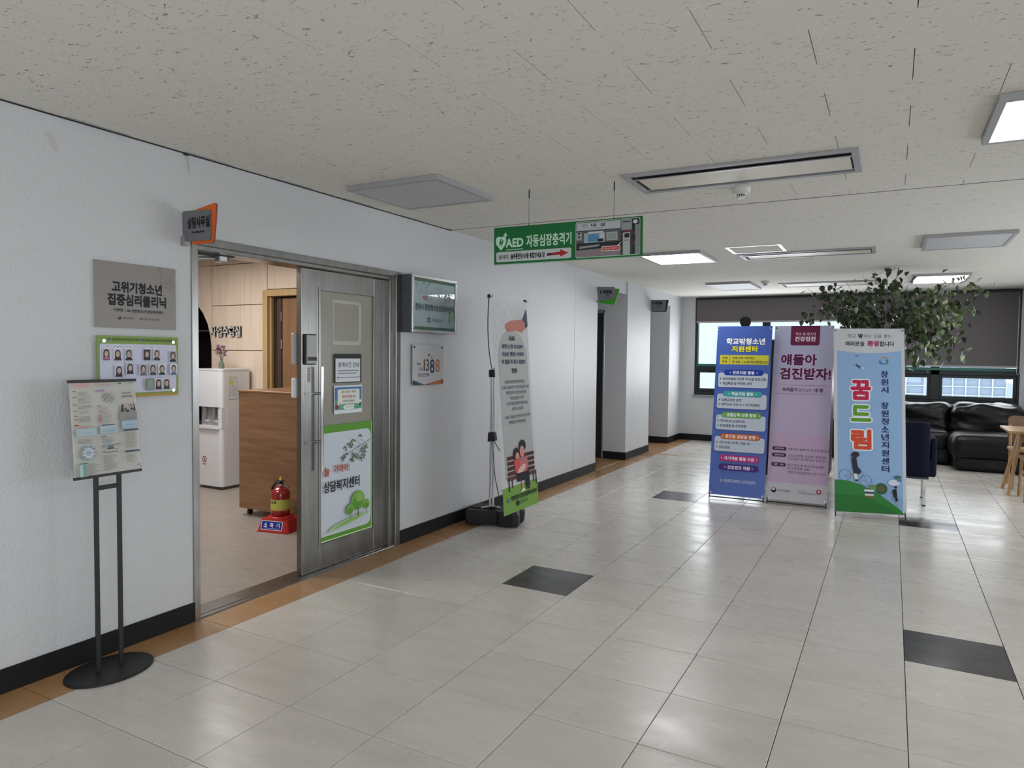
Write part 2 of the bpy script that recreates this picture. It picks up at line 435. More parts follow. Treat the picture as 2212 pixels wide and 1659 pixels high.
for a, c in cells:
    x0, y0, w, h, k = c
    key = (round(w, 4), round(h, 4), k)
    cx, cy = x0 + w / 2, y0 + h / 2
    tilt = Euler((rnd.gauss(0, .0012), rnd.gauss(0, .0012), 0))
    if c in solo:
        if key not in tile_cache:
            o = tile_mesh('floor_tile', w, h, MM[k]).build('floor_tile', floor); tile_cache[key] = o
        else:
            o = tile_cache[key].copy(); COL.objects.link(o); o.parent = floor
        o.location = (cx, cy, 0); o.rotation_euler = tilt
        if k == 'black': o['label'] = 'black square tile set among beige floor tiles'
        if k == 'brown': o['label'] = 'brown border tile along the wall'
    else:
        t = tile_mesh('t', w, h, MM[k]); rest[k].add([Vector(v) + Vector((cx, cy, 0)) for v in t.v], t.f, MM[k])
for k in rest:
    if rest[k].f:
        o = rest[k].build('floor_tiles', floor); o['kind'] = 'stuff'

# ---- ceiling
cl = MB(); cl.box(-1.5, 6.6, -4, WY + .2, CE + .012, CE + .14, M_gap)
cl.box(-1.5, 6.6, 4.94, WY + .2, CE, CE + .011, M_ceil)
ceiling = struct('ceiling', cl)
CY0, CX0 = .02, .02
pc = None; restc = MB(); npan = 0
pan = []
for j in range(-14, 17):
    y0 = CY0 + .3 * j; y1 = y0 + .3
    if y0 > 4.93: continue
    y1 = min(y1, 4.932)
    off = 0 if j % 2 == 0 else .3
    # joints at x = 1.82 occupy rows starting 1.52, 2.12 (even distance from CY0+1.5)
    for i in range(-2, 12):
        x0 = CX0 + .6 * i + off; x1 = x0 + .6
        x0 = max(x0, 0.0); x1 = min(x1, 6.6)
        if x1 - x0 < .05: continue
        pan.append((x0, x1, y0, y1))
M_pan = M_ceil
cache = {}
def vis_c(x0, x1, y0, y1):
    for x in (x0, x1):
        for y in (y0, y1):
            p = in_frame((x, y, CE))
            if p and -80 < p[0] < 2292 and p[1] > -80: return True
    return False
for (x0, x1, y0, y1) in pan:
    w, h = x1 - x0, y1 - y0
    def pm(w, h):
        mb = MB(); g = .0014; b = .002
        mb.box(-w / 2 + g, w / 2 - g, -h / 2 + .0002, h / 2 - .0002, .0, .011, M_ceil); return mb
    if vis_c(x0, x1, y0, y1):
        key = (round(w, 3), round(h, 3))
        if key not in cache: o = pm(w, h).build('ceiling_panel', ceiling); cache[key] = o
        else: o = cache[key].copy(); COL.objects.link(o); o.parent = ceiling
        o.location = ((x0 + x1) / 2, (y0 + y1) / 2, CE + rnd.uniform(0, .0006))
    else:
        t = pm(w, h); restc.add([Vector(v) + Vector(((x0 + x1) / 2, (y0 + y1) / 2, CE)) for v in t.v], t.f, M_ceil)
if restc.f:
    o = restc.build('ceiling_panels', ceiling); o['kind'] = 'stuff'

# ---- left wall (x = 0), with the office door opening and two toilet passages
wl = MB()
DY0, DY1, DZ = 2.465, 4.245, 2.07
wl.box(-.16, 0, -4, DY0, 0, CE + .01, M_wall)
wl.box(-.16, 0, DY0, DY1, DZ, CE + .01, M_wall)
wl.box(-.16, 0, DY1, 7.56, 0, CE + .01, M_wall)
wl.box(-.16, .0015, 7.5625, 8.28, 0, CE + .01, M_wall)
wl.box(-.16, 0, 8.28, 9.36, 2.325, CE + .01, M_wall)
wl.box(-.32, .02, 9.36, 10.42, 0, CE + .01, M_wall)
wl.box(-.16, 0.0, 10.42, 11.55, 2.31, CE + .01, M_wall)
wl.box(-.32, 0.0, 11.55, WY + .2, 0, CE + .01, M_wall)
struct('wall_left', wl)
pw = MB()   # side passages
pw.box(-1.45, -.16, 8.10, 8.28, 0, 2.4, M_wall)
pw.box(-1.45, -1.3, 8.28, 9.36, 0, 2.4, M_wall)
pw.box(-1.45, -.16, 8.28, 9.36, 2.325, 2.42, M_wall)
pw.box(-1.45, -1.12, 9.36, 9.5, 0, 2.4, M_wall)
pw.box(-1.12, -.32, 9.36, 9.5, 2.12, 2.4, M_wall)
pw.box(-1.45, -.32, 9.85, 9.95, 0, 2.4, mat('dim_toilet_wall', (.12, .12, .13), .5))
pw.box(-1.45, -.32, 10.3, 10.42, 0, 2.4, M_wall)
pw.box(-1.45, -1.3, 10.42, 11.6, 0, 2.4, M_wall)
pw.box(-1.45, -.32, 11.62, 11.75, 0, 2.4, M_wall)
pw.box(-1.45, -.16, 10.42, 11.55, 2.31, 2.42, M_wall)
struct('wall_passage', pw)
bbd = MB()
def base(mb, x0, x1, y0, y1): mb.bbox(x0, x1, y0, y1, 0.0005, .107, M_black, .003)
base(bbd, 0, .009, -4, DY0); base(bbd, 0, .009, DY1 + .005, 8.283); base(bbd, -.33, .029, 9.351, 9.36)
base(bbd, .02, .029, 9.351, 10.425); base(bbd, -.33, .009, 11.541, 11.55); base(bbd, 0, .009, 11.541, WY)
base(bbd, -1.3, -.32, 11.611, 11.62)
struct('baseboard_left', bbd)
tr = MB(); tr.box(0, .004, -4, 4.94, CE - .006, CE, M_gap); struct('trim_1', tr)
tr = MB(); tr.box(0, 6.6, 4.933, 4.9385, CE - .0012, CE + .004, M_gap); struct('trim_2', tr)

# ---- back wall with the window band
wb = MB()
WX0, WX1, WZ0, WZ1 = .24, 4.905, .80, 2.49
wb.box(-.32, WX0, WY, WY + .2, 0, CE + .01, M_wall); wb.box(WX1, 6.75, WY, WY + .2, 0, CE + .01, M_wall)
wb.box(WX0, WX1, WY, WY + .2, 0, WZ0, M_wall); wb.box(WX0, WX1, WY, WY + .2, WZ1, CE + .01, M_wall)
struct('wall_back', wb)
bb = MB(); base(bb, 0, 5.0, WY - .009, WY); struct('baseboard_back', bb)
wr = MB()
wr.box(5.03, 5.15, 11.3, WY, 0, CE + .01, M_wall)
wr.box(5.15, 6.75, 11.3, 11.45, 0, CE + .01, M_wall)
wr.box(6.6, 6.75, 10.2, 11.3, 0, CE + .01, M_wall); wr.box(6.6, 6.75, .2, 4.6, 0, CE + .01, M_wall); wr.box(6.6, 6.75, -4, -3.4, 0, CE + .01, M_wall); wr.box(6.6, 6.75, -3.4, .2, 0, .7, M_wall); wr.box(6.6, 6.75, -3.4, .2, 2.0, CE + .01, M_wall)
wr.box(6.6, 6.75, 4.6, 10.2, 0, .75, M_wall); wr.box(6.6, 6.75, 4.6, 10.2, 2.1, CE + .01, M_wall)
struct('wall_right', wr)
wf = MB(); wf.box(-.16, 6.75, -4.15, -4, 0, CE + .01, M_wall); struct('wall_front', wf)

M_frame = mat('dark_green_window_frame', (.006, .012, .012), .4)
M_frame2 = mat('green_frame_highlight', (.02, .13, .10), .35)
def window(n, x0, x1, midx, green):
    r = root('window_%d' % n, ((x0 + x1) / 2, WY + .06, WZ0), 0, kind='structure')
    ox = -(x0 + x1) / 2
    f = MB(); d0, d1 = -.05, .05
    def fb(a, b, c, d, m=M_frame): f.bbox(a + ox, b + ox, d0, d1, c - WZ0, d - WZ0, m, .004)
    fb(x0, x1, .80, .86); fb(x0, x1, 2.43, 2.49); fb(x0, x0 + .045, .86, 2.43); fb(x1 - .03, x1, .86, 2.43)
    fb(x0 + .04, x1 - .03, 1.235, 1.32)
    f.bbox(x0 + .04 + ox, x1 - .03 + ox, d0 - .02, d0, 1.30 - WZ0, 1.345 - WZ0, M_frame2, .003)
    for m_ in midx: fb(m_ - .06, m_ + .06, .86, 2.43)
    f.build('window_frame', r)
    xs = [x0 + .045] + [v for m_ in midx for v in (m_ - .06, m_ + .06)] + [x1 - .03]
    for k in range(0, len(xs), 2):
        a, b = xs[k], xs[k + 1]
        s_ = MB()
        for (p, q, u, w_) in ((a, b, .86, .915), (a, b, 1.19, 1.235), (a, a + .04, .915, 1.19), (b - .04, b, .915, 1.19)):
            s_.bbox(p + ox, q + ox, -.03, .02, u - WZ0, w_ - WZ0, M_frame, .004)
        sash = s_.build('sash', r)
        g = MB(); g.box(a + .03 + ox, b - .03 + ox, -.006, 0, .905 - WZ0, 1.2 - WZ0, M_glass); g.build('pane', sash)
        g = MB(); g.box(a + ox, b + ox, -.006, 0, 1.32 - WZ0, 2.43 - WZ0, M_glass); g.build('pane', r)
    s_ = MB(); s_.bbox(x0 - .03 + ox, x1 + .03 + ox, -.1, .06, -.035, -.002, mat('grey_stone_sill', (.3, .3, .31), .35), .004); s_.build('window_sill', r)
window(1, WX0, 2.62, [1.42], True)
window(2, 2.62, WX1, [3.86], True)

def blind(x0, x1, zb, label):
    r = root('roller_blind', ((x0 + x1) / 2, WY - .03, zb), 0, label, 'blind')
    w = (x1 - x0) / 2
    m = mat('dark_grey_brown_blind_fabric', (.125, .112, .115), .8, bump=(300, .2))
    mb = MB(); mb.box(-w, w, -.001, .001, 0, 2.47 - zb, m); mb.build('fabric', r)
    mb = MB(); mb.bbox(-w, w, -.008, .008, -.022, .004, mat('pale_grey_rail', (.4, .38, .38), .4), .004); mb.build('bottom_rail', r)
    mb = MB(); mb.cyl((-w, .01, 2.468 - zb), (w, .01, 2.468 - zb), .022, M_blk); mb.build('roller', r)
    return r
blind(.27, 2.60, 2.075, 'dark grey roller blind pulled a third down over the left window')
rb = blind(2.66, 4.875, 1.375, 'dark grey roller blind pulled low over the right window behind the plant')
mb = MB(); w = (4.875 - 2.66) / 2
mb.tube([(w + .018, -.02, 2.46 - 1.375)] + [(w + .018, -.02, z) for z in (.6, .2, -.03)] + [(w + .012, -.02, -.1), (w - .004, -.02, -.115), (w - .018, -.02, -.1), (w - .018, -.02, -.02), (w - .018, -.02, 1.0)], .003, M_white)
mb.build('pull_cord', rb)

# ---- outside: pale tiled building across the yard
ob = root('apartment_building', (3.2, 17.2, -4), 0, 'pale building with gridded windows seen through the far windows', 'building')
M_out = mat('pale_facade', (.50, .53, .57), .6); M_outg = mat('facade_window', (.26, .30, .38), .3); M_outb = mat('beige_facade_strip', (.62, .56, .46), .6)
mb = MB(); mb.box(-9, 9, 0, 4, 0, 7.2, M_out); mb.box(2.28, 2.48, -.08, 0, 0, 7.2, M_outb); mb.build('wall', ob)
mb = MB(); mb.box(2.6, 2.85, -.1, 0, 0, 7, mat('lavender_facade_strip', (.55, .5, .68), .6)); mb.build('downpipe', ob)
for x0 in (-6.2, -3.6, -1.0, .98, 3.2):
    for z0 in (1.0, 4.55):
        ww = 1.15 if x0 == .98 else 1.7
        mb = MB(); mb.box(x0, x0 + ww, -.03, 0, z0, z0 + 1.3, M_outg); wnd = mb.build('window', ob)
        g = MB()
        for k in range(6): g.box(x0 + k * ww / 5 - .012, x0 + k * ww / 5 + .012, -.06, -.02, z0, z0 + 1.3, M_out)
        for k in range(8): g.box(x0, x0 + ww, -.055, -.02, z0 + k * .18 - .01, z0 + k * .18 + .01, M_out)
        g.build('window_bars', wnd)

# ================================================================== OFFICE BEHIND THE DOOR
of = MB(); of.box(-5.3, -.11, 1.6, 6.5, -.12, -.002, M_vinyl); struct('floor_office', of)
oc = MB(); oc.box(-5.3, -.16, 1.6, 6.5, CE, CE + .1, mat('office_ceiling_white', (.72, .69, .65), .8)); struct('ceiling_office', oc)
ow = MB(); mwo = mat('office_white_wall', (.66, .63, .6), .6)
ow.box(-5.45, -5.3, 1.6, 6.5, 0, CE, mwo); ow.box(-5.3, -.16, 1.45, 1.6, 0, CE, mwo)
ow.box(-.165, -.16, 1.6, DY0, 0, CE, mwo); ow.box(-.165, -.16, DY1, 5.4, 0, CE, mwo)
ow.box(-5.3, -.16, 6.5, 6.6, 0, CE, mwo)
struct('wall_office', ow)
# panelled wall y = 5.4 with arch and door
AX = -3.581
wp = MB(); dk = mat('dark_panel_joint', (.10, .06, .035), .8)
wp.box(AX, -2.735, 5.415, 5.5, 0, CE, dk); wp.box(-2.735, -1.64, 5.415, 5.5, 2.14, CE, dk); wp.box(-1.64, -.165, 5.415, 5.5, 0, CE, dk)
def arch(cx, r, zs, z1, xl, xr, n=14):
    pts = [(xr, 0), (xr, z1), (xl, z1), (xl, 0)]
    pts += [(cx - r, 0)] + [(cx + r * math.cos(a), zs + r * math.sin(a)) for a in [PI - PI * i / n for i in range(n + 1)]] + [(cx + r, 0)]
    return pts
MA = Matrix(((1, 0, 0, 0), (0, 0, -1, 5.4), (0, 1, 0, 0), (0, 0, 0, 1)))
acx, ar = -3.584 - .65, .65
wp.prism(arch(acx, ar, 1.5, CE, -5.3, AX - .001), -.10, -.015, M_panelwood, MA)
pan_root = struct('wall_office_back', wp)
def wpanel(x0, x1, z0, z1):
    mb = MB(); g = .0035; mb.bbox(x0 + g, x1 - g, 5.4, 5.416, z0 + g, z1 - g, M_panelwood, .002); mb.build('panel', pan_root)
for z0, z1 in ((0, .975), (.975, 1.479), (1.479, 1.983), (1.983, 2.44)):
    wpanel(AX, -2.681 if z0 > 1.9 else -2.735, z0, z1)
wpanel(-2.681, -1.78, 2.14, 2.44)
for x0, x1 in ((-1.64, -.9), (-.9, -.17)):
    for z0, z1 in ((0, .975), (.975, 1.479), (1.479, 1.983), (1.983, 2.44)): wpanel(x0, x1, z0, z1)
wpanel(AX, -.17, 2.44, CE)
mb = MB(); mb.prism(arch(acx, ar, 1.5, 2.44, -5.3, AX - .004), 0, -.015, M_panelwood, MA); mb.build('panel', pan_root)
mb = MB(); mb.box(-5.3, AX, 5.402, 5.416, 2.447, CE, M_panelwood); mb.build('panel', pan_root)
# near-black shelf unit added to stand in for the dark room beyond the arch
t = root('dark_shelf_unit', (-4.3, 6.2, 0), 0, 'near-black shelf unit added for the dark room beyond the arch', 'shelf')
dkm = mat('near_black_board', (.012, .012, .012), .6); dkm2 = mat('dark_grey_carton', (.03, .03, .035), .6)
mb = MB(); mb.box(-.95, .95, .2, .22, 0, 2.35, dkm); mb.build('back_panel', t)
for z in (.5, 1.1, 1.72):
    mb = MB(); mb.bbox(-.95, .95, -.15, .2, z, z + .02, mat('shelf_edge_grey', (.14, .14, .14), .5), .003); mb.build('shelf', t)
for s in (-1, 1):
    mb = MB(); mb.bbox(.95 * s - .02, .95 * s + .02, -.15, .2, 0, 2.35, dkm, .003); mb.build('side_panel', t)
t = None
for i, (x, z) in enumerate(((.10, 1.121), (.44, 1.121))):
    mb = MB(); mb.bbox(-.15, .15, -.14, .14, 0, .29, dkm2, .004)
    o = mb.build('storage_box', None, (-4.3 + x, 6.2, z)); tag(o, 'dark storage box in the arched alcove, ' + ('nearest the purifier' if i else 'left of its twin'), 'box', 'dark boxes in the alcove')
# raised letters on the panels
t = root('wall_lettering', (-3.324, 5.4, 1.633), 0, 'raised silver lettering on the pale wood office wall', 'sign')
msil = mat('silver_letter', (.7, .7, .68), .3, .3)
xx = 0
chars = '사업수행실'
for i, ch in enumerate(chars):
    vs, fs, (a, b, c, d) = text_geo(ch, .02, 2)
    sx = .092 / (b - a); sz = .115 / (d - c); x0 = -.249 + i * .1015
    mb = MB(); n = len(vs)
    fr = [(x0 + (x - a) * sx, -.024, (y - c) * sz) for x, y in vs]; bk = [(x, 0, z) for x, _, z in fr]
    mb.add(fr, fs, msil)
    edges = {}
    for f in fs:
        for k in range(len(f)):
            e = (f[k], f[(k + 1) % len(f)])
            if (e[1], e[0]) in edges: del edges[(e[1], e[0])]
            else: edges[e] = 1
    mb.add(fr + bk, [(e[0], e[1], n + e[1], n + e[0]) for e in edges], M_blk)
    mb.build('letter', t)
# inner door
d2 = root('door_2', (-2.19, 5.4, 0), 0, kind='structure')
mb = MB()
for a, b in ((-.545, -.475), (.475, .545)): mb.bbox(a, b, -.02, .12, 0, 2.135, M_framewood, .004)
mb.bbox(-.475, .475, -.02, .12, 2.065, 2.135, M_framewood, .004)
mb.bbox(-.475, -.455, .02, .06, 0, 2.065, M_framewood, .003)
mb.build('door_frame', d2)
mb = MB(); mb.box(-.475, .475, .115, .125, 0, 2.065, M_gap); mb.build('dark_opening', d2)
lf = MB(); lf.bbox(-.33, .47, .06, .1, .01, 2.05, M_doorwood, .003); lf = lf.build('door_leaf', d2)
mb = MB(); mb.bbox(-.40, -.335, .05, .1, .0, 2.06, mat('door_edge_shadow', (.05, .035, .025), .6), .003); mb.build('jamb_shade_strip', d2)  # dark strip stands in for the shade of the jamb recess
for z in (.3, 1.5, 1.80):
    mb = MB(); mb.cyl((-.335, .05, z), (-.335, .05, z + .1), .008, M_chrome); mb.build('hinge', lf)
mb = MB(); mb.cyl((.40, .03, 1.0), (.40, .06, 1.0), .02, M_chrome); mb.cyl((.40, .03, 1.0), (.29, .03, 1.0), .009, M_chrome); mb.build('handle', lf)

# desk
t = root('side_cabinet', (-1.27, 4.62, 0), 0, 'brown wood cabinet on castors behind the open door', 'cabinet')
mb = MB(); mb.bbox(-.57, .57, -.31, .31, .065, 1.105, M_deskwood, .002); mb.build('body', t)
mb = MB(); mb.bbox(-.575, .575, -.315, .315, 1.106, 1.124, M_deskwood, .003); mb.build('top', t)
for x in (-.5, .5):
    for y in (-.25, .25):
        mb = MB(); mb.cyl((x - .012, y, .025), (x + .012, y, .025), .025, M_blk); mb.bbox(x - .02, x + .02, y - .02, y + .02, .045, .065, M_blk, .003); mb.build('castor', t)

# water purifier
M_wp = mat('white_purifier_shell', (.70, .71, .74), .25, spec=.5); M_wpg = mat('grey_purifier_recess', (.28, .28, .30), .35)
t = root('water_purifier', (-3.09, 5.17, 0), 0, 'tall white water purifier with a grey tap recess', 'water purifier')
def rb_(x0, y0, x1, y1, r, c=(1, 1, 1, 1)): return rrect(x0, y0, x1, y1, r, 6, c)
mb = MB()
mb.prism(rb_(-.195, -.20, .195, .20, .045), .03, .655, M_wp, smooth=False)
mb.prism(rb_(-.195, -.20, .195, .20, .045), .875, 1.262, M_wp)
mb.prism(rb_(-.195, -.135, .195, .20, .01), .655, .875, M_wp)
mb.box(.14, .195, -.19, -.135, .655, .875, M_wp)
mb.build('body', t)
mb = MB(); mb.prism(rb_(-.198, -.203, .198, .203, .047), 1.262, 1.28, M_wp); mb.build('lid', t)
mb = MB(); mb.box(-.185, .14, -.142, -.1352, .66, .872, M_wpg); mb.box(.132, .14, -.19, -.14, .66, .872, M_wpg); mb.build('recess_lining', t)
mb = MB(); mb.prism(rb_(-.19, -.225, .17, -.08, .03), .645, .672, M_wp); mb.build('drip_tray', t)
for x in (-.10, .045):
    mb = MB(); mb.bbox(x - .018, x + .018, -.175, -.142, .76, .865, M_alu, .008, seg=2); mb.build('tap', t)
    mb = MB(); mb.bbox(x - .03, x + .03, -.1435, -.142, .71, .73, M_white, .0005); mb.build('tap_label', t)
mb = MB(); mb.prism(rb_(-.17, -.18, .19, .19, .03), 0.0, .03, mat('purifier_foot', (.06, .06, .06), .5)); mb.build('foot', t)
MS = Matrix(((0, 0, 1, .1953), (1, 0, 0, -.10), (0, 1, 0, .955), (0, 0, 0, 1)))
A = Art(.12, .25); A.rect(0, 0, .35, .2, '#c6cf9a', 0); A.text(.4, .03, .95, .08, '수질검사 확인', '#333333', .0, res=1); A.text(.4, .12, .8, .16, '정수기', '#333333', .0, res=1)
A.rect(.05, .24, 1, 1, '#8b8f96'); A.rect(.08, .255, .97, .985, '#d5d8da'); A.rect(.08, .255, .5, .37, '#d6cf3a')
for i in range(9): A.rect(.18, .42 + i * .055, .85, .43 + i * .055, '#9aa0a6')
A.build(t, MS)
mb = MB(); mb.bbox(.194, .204, .03, .11, .69, .715, M_alu, .003); mb.build('side_outlet', t)
A = Art(.1, .1); A.ring(.5, .4, .35, .012, '#8a5a4a'); A.ell(.5, .42, .12, .12, '#8a5a4a'); A.rect(.2, .85, .8, .92, '#99453a'); A.rect(.25, .96, .75, .99, '#99453a')
A.build(t, face_M(-.12, .25, -.2003))
# vase with dried flowers
t = root('flower_vase', (-3.13, 5.17, 1.28), 0, 'small glass vase of dried purple flowers on the water purifier', 'vase')
mb = MB(); mb.lathe([(.022, 0), (.03, .01), (.03, .05), (.016, .075), (.014, .09), (.017, .1)], mat('smoky_green_glass', (.12, .16, .12), .1, spec=.7), n=16); mb.build('vase', t)
M_purple = mat('dried_purple_petal', (.22, .09, .15), .8)
mb = MB(); fl_ = MB()
for i in range(14):
    a = rnd.uniform(0, 2 * PI); l = rnd.uniform(.03, .07); h = rnd.uniform(.15, .25)
    p = Vector((l * math.cos(a), l * math.sin(a) * .6, h)); mb.tube([(0, 0, .04), p * .45 + Vector((0, 0, .05)), p], .0015, M_bark, n=5)
    for k in range(4):
        q = p + Vector((rnd.gauss(0, .008), rnd.gauss(0, .008), rnd.gauss(0, .01)))
        fl_.lathe([(.002, -.008), (.009, -.003), (.01, .003), (.002, .009)], M_purple, Matrix.Translation(q), 6)
mb.build('stems', t); fl_.build('blossoms', t)

# fire extinguisher + base
M_red = mat('red_extinguisher_paint', (.30, .012, .012), .22, coat=.5); M_redp = mat('red_plastic_stand', (.48, .02, .02), .35)
EX, EY = -1.12, 4.12
t = root('extinguisher_stand', (EX, EY, 0), R(12), 'red plastic floor stand with a blue sign under the extinguisher', 'stand')
mb = MB()
mb.prism([(-.15, -.12), (.15, -.12), (.15, .12), (-.15, .12)], 0, .001, M_redp)
def frust(mb, a0, b0, a1, b1, z0, z1, m, ox=0, oy=0):
    lo = rrect(-a0 + ox, -b0 + oy, a0 + ox, b0 + oy, .03, 4); hi = rrect(-a1 + ox, -b1 + oy, a1 + ox, b1 + oy, .03, 4); n = len(lo)
    vs = [(x, y, z0) for x, y in lo] + [(x, y, z1) for x, y in hi]
    mb.add(vs, [(i, (i + 1) % n, n + (i + 1) % n, n + i) for i in range(n)], m); mb.add(vs[n:], [tuple(range(n))], m)
frust(mb, .15, .12, .125, .095, 0, .1, M_redp)
mb.lathe([(.10, .1), (.10, .115), (.09, .12)], M_redp); mb.build('body', t)
A = Art(.2, .075); A.rect(0, 0, 1, 1, '#dfe2ea', .008); A.rect(.03, .07, .97, .93, '#1e2f9c', .006)
for i, ch in enumerate('소화기'): A.text(.12 + i * .29, .2, .30 + i * .29, .72, ch, '#eeeeee', .03)
A.rect(.15, .8, .85, .84, '#c7cbe8')
A.build(t, face_M(-.11, .018, -.1155, .24))
t = root('fire_extinguisher', (EX, EY, .118), R(-15), 'red fire extinguisher with a yellow label band', 'fire extinguisher'); t.scale = (1.02, 1.02, .70)
mb = MB(); mb.lathe([(.068, 0), (.075, .012), (.075, .27), (.068, .30), (.045, .325), (.025, .338), (.022, .35)], M_red, n=28); mb.build('cylinder', t)
mb = MB(); mb.lathe([(.0757, .075), (.0757, .20)], mat('yellow_green_label', (.50, .52, .10), .35), n=28, cap=False)
mb.lathe([(.0762, .072), (.0762, .085)], mat('orange_label_edge', (.6, .3, .03), .4), n=28, cap=False); mb.build('label_band', t)
A = Art(.09, .05); A.text(.05, .1, .6, .8, 'KJ', '#111111', .02); A.rect(.75, .1, .95, .6, '#222222')
mbv = A.a; 
for part in (A.a, A.l):
    part.v = [(.0768 * math.sin((x - .04) / .0768), -.0768 * math.cos((x - .04) / .0768), .14 + y) for x, y, z in part.v]
A.a.build('artwork', t); A.l.build('lettering', t)
mb = MB(); mb.cyl((0, 0, .35), (0, 0, .375), .018, M_chrome); mb.bbox(-.02, .02, -.015, .015, .375, .40, M_blk, .004)
mb.bbox(-.03, .11, -.012, .012, .40, .412, M_blk, .004, Matrix.Rotation(R(-8), 4, 'Y')); mb.build('valve', t)
mb = MB(); mb.bbox(-.02, .10, -.01, .01, .372, .382, M_blk, .004, Matrix.Rotation(R(6), 4, 'Y')); mb.build('lever', t)
mb = MB(); mb.tube([(-.015, 0, .385), (-.06, -.01, .375), (-.095, -.02, .31), (-.098, -.02, .2), (-.092, -.02, .08)], .011, M_blk, n=10); mb.build('hose', t)
mb = MB(); mb.prism([(-.02, .41), (.012, .41), (.02, .465), (-.012, .45)], -.003, .003, mat('yellow_seal_tag', (.7, .55, .03), .4), Matrix(((1, 0, 0, 0), (0, 0, -1, 0), (0, 1, 0, 0), (0, 0, 0, 1)))); mb.build('seal_tag', t)

# ================================================================== STEEL ENTRANCE DOOR
d1 = root('door_1', (0, (DY0 + DY1) / 2, 0), 0, kind='structure')
dy = -(DY0 + DY1) / 2
mb = MB()
mb.bbox(-.17, .008, DY0 - .008 + dy, DY0 + .032 + dy, 0, 2.078, M_steel, .002)
mb.bbox(-.17, .010, DY1 - .048 + dy, DY1 + .006 + dy, 0, 2.078, M_steel, .002)
mb.bbox(-.17, -.012, DY1 - .098 + dy, DY1 - .048 + dy, 0, 2.04, M_steel, .002)
mb.bbox(-.17, .010, DY0 + .03 + dy, DY1 - .05 + dy, 2.036, 2.078, M_steel, .002)
mb.bbox(-.17, -.012, DY0 + .03 + dy, DY1 - .09 + dy, 2.012, 2.036, M_steel, .002)
mb.build('door_frame', d1)
mb = MB(); mb.bbox(-.17, .004, DY0 + .02 + dy, DY1 - .04 + dy, -.004, .008, M_steel, .002)
mb.bbox(-.05, -.035, DY0 + .02 + dy, DY1 - .04 + dy, .008, .011, M_steel, .001); mb.build('threshold', d1)
M_dglass = mat('beige_filmed_glass', (.33, .315, .265), .16, spec=.6, bump=(3, .04))
M_bead = mat('etched_glass_band', (.46, .44, .36), .35)
def leaf(parent, M, y0, y1):
    """leaf in its own frame: u from hinge-free edge (0) to hinge edge, front at w = 0 (w outwards)"""
    Wd = y1 - y0
    l = MB(); F = M_steel
    l.bbox(0, .165, -.045, 0, .012, 2.008, F, .002, M); l.bbox(Wd - .145, Wd, -.045, 0, .012, 2.008, F, .002, M)
    l.bbox(.165, Wd - .145, -.045, 0, 1.875, 2.008, F, .002, M); l.bbox(.165, Wd - .145, -.045, 0, .012, .18, F, .002, M)
    l.bbox(.150, .17, 0, .006, .17, 1.90, M_steel, .002, M); l.bbox(Wd - .155, Wd - .145, 0, .004, .17, 1.88, M_steel, .001, M)
    lf = l.build('door_leaf', parent)
    g = MB(); g.box(.165, Wd - .145, -.028, -.012, .18, 1.875, M_dglass, M); g.build('glass', lf)
    return lf
ML = Matrix(((0, 1, 0, -.045), (1, 0, 0, 3.292 + dy), (0, 0, 1, 0), (0, 0, 0, 1)))
lf = leaf(d1, ML, 3.292, 4.152)
WL = .86
bd = MB()
o_ = rrect(.295, 1.52, .585, 1.825, .035, 5, (1, 0, 0, 1)); i_ = rrect(.305, 1.545, .557, 1.805, .025, 5, (1, 0, 0, 1))
n = len(o_)
bd.add([(u, -.0105, z) for u, z in o_] + [(u, -.0105, z) for u, z in i_], [(k, (k + 1) % n, n + (k + 1) % n, n + k) for k in range(n)], M_bead, ML)
bd.build('etched_frame', lf)
mb = MB(); M_lock = mat('grey_lock_plastic', (.40, .40, .40), .35)
mb.bbox(.018, .12, 0, .012, 1.385, 1.585, M_blk, .005, ML, 2); mb.bbox(.026, .112, .012, .026, 1.392, 1.578, M_lock, .005, ML, 2)
mb.bbox(.028, .110, .0255, .0275, 1.412, 1.436, M_blk, .001, ML); mb.build('digital_lock', lf)
mb = MB(); mb.bbox(-.02, .012, -.075, -.044, 1.385, 1.59, M_lock, .008, ML, 2); mb.bbox(-.02, .012, -.075, -.044, 1.17, 1.30, M_white, .008, ML, 2); mb.build('inner_lock', lf)
mb = MB(); mb.cyl((.138, .045, .68), (.138, .045, 1.372), .011, M_chrome, M=ML); mb.build('handle', lf)
mb = MB()
for z in (.875, 1.195): mb.cyl((.138, 0.0, z), (.138, .045, z), .009, M_chrome, M=ML); mb.bbox(.03, .13, .001, .004, z - .008, z + .008, M_steel, .001, ML)
mb.build('handle_bracket', lf)
A = Art(.03, .1); A.rect(0, 0, 1, 1, '#b9b4ae')
for i, ch in enumerate('고정문'): A.text(.2, .08 + i * .3, .8, .32 + i * .3, ch, '#6a2c28', .02)
def leafM(u0, z0, w=.0): return ML @ Matrix(((1, 0, 0, u0), (0, 0, 1, w), (0, 1, 0, z0), (0, 0, 0, 1)))
A.build(lf, leafM(.05, 1.27, .0005))
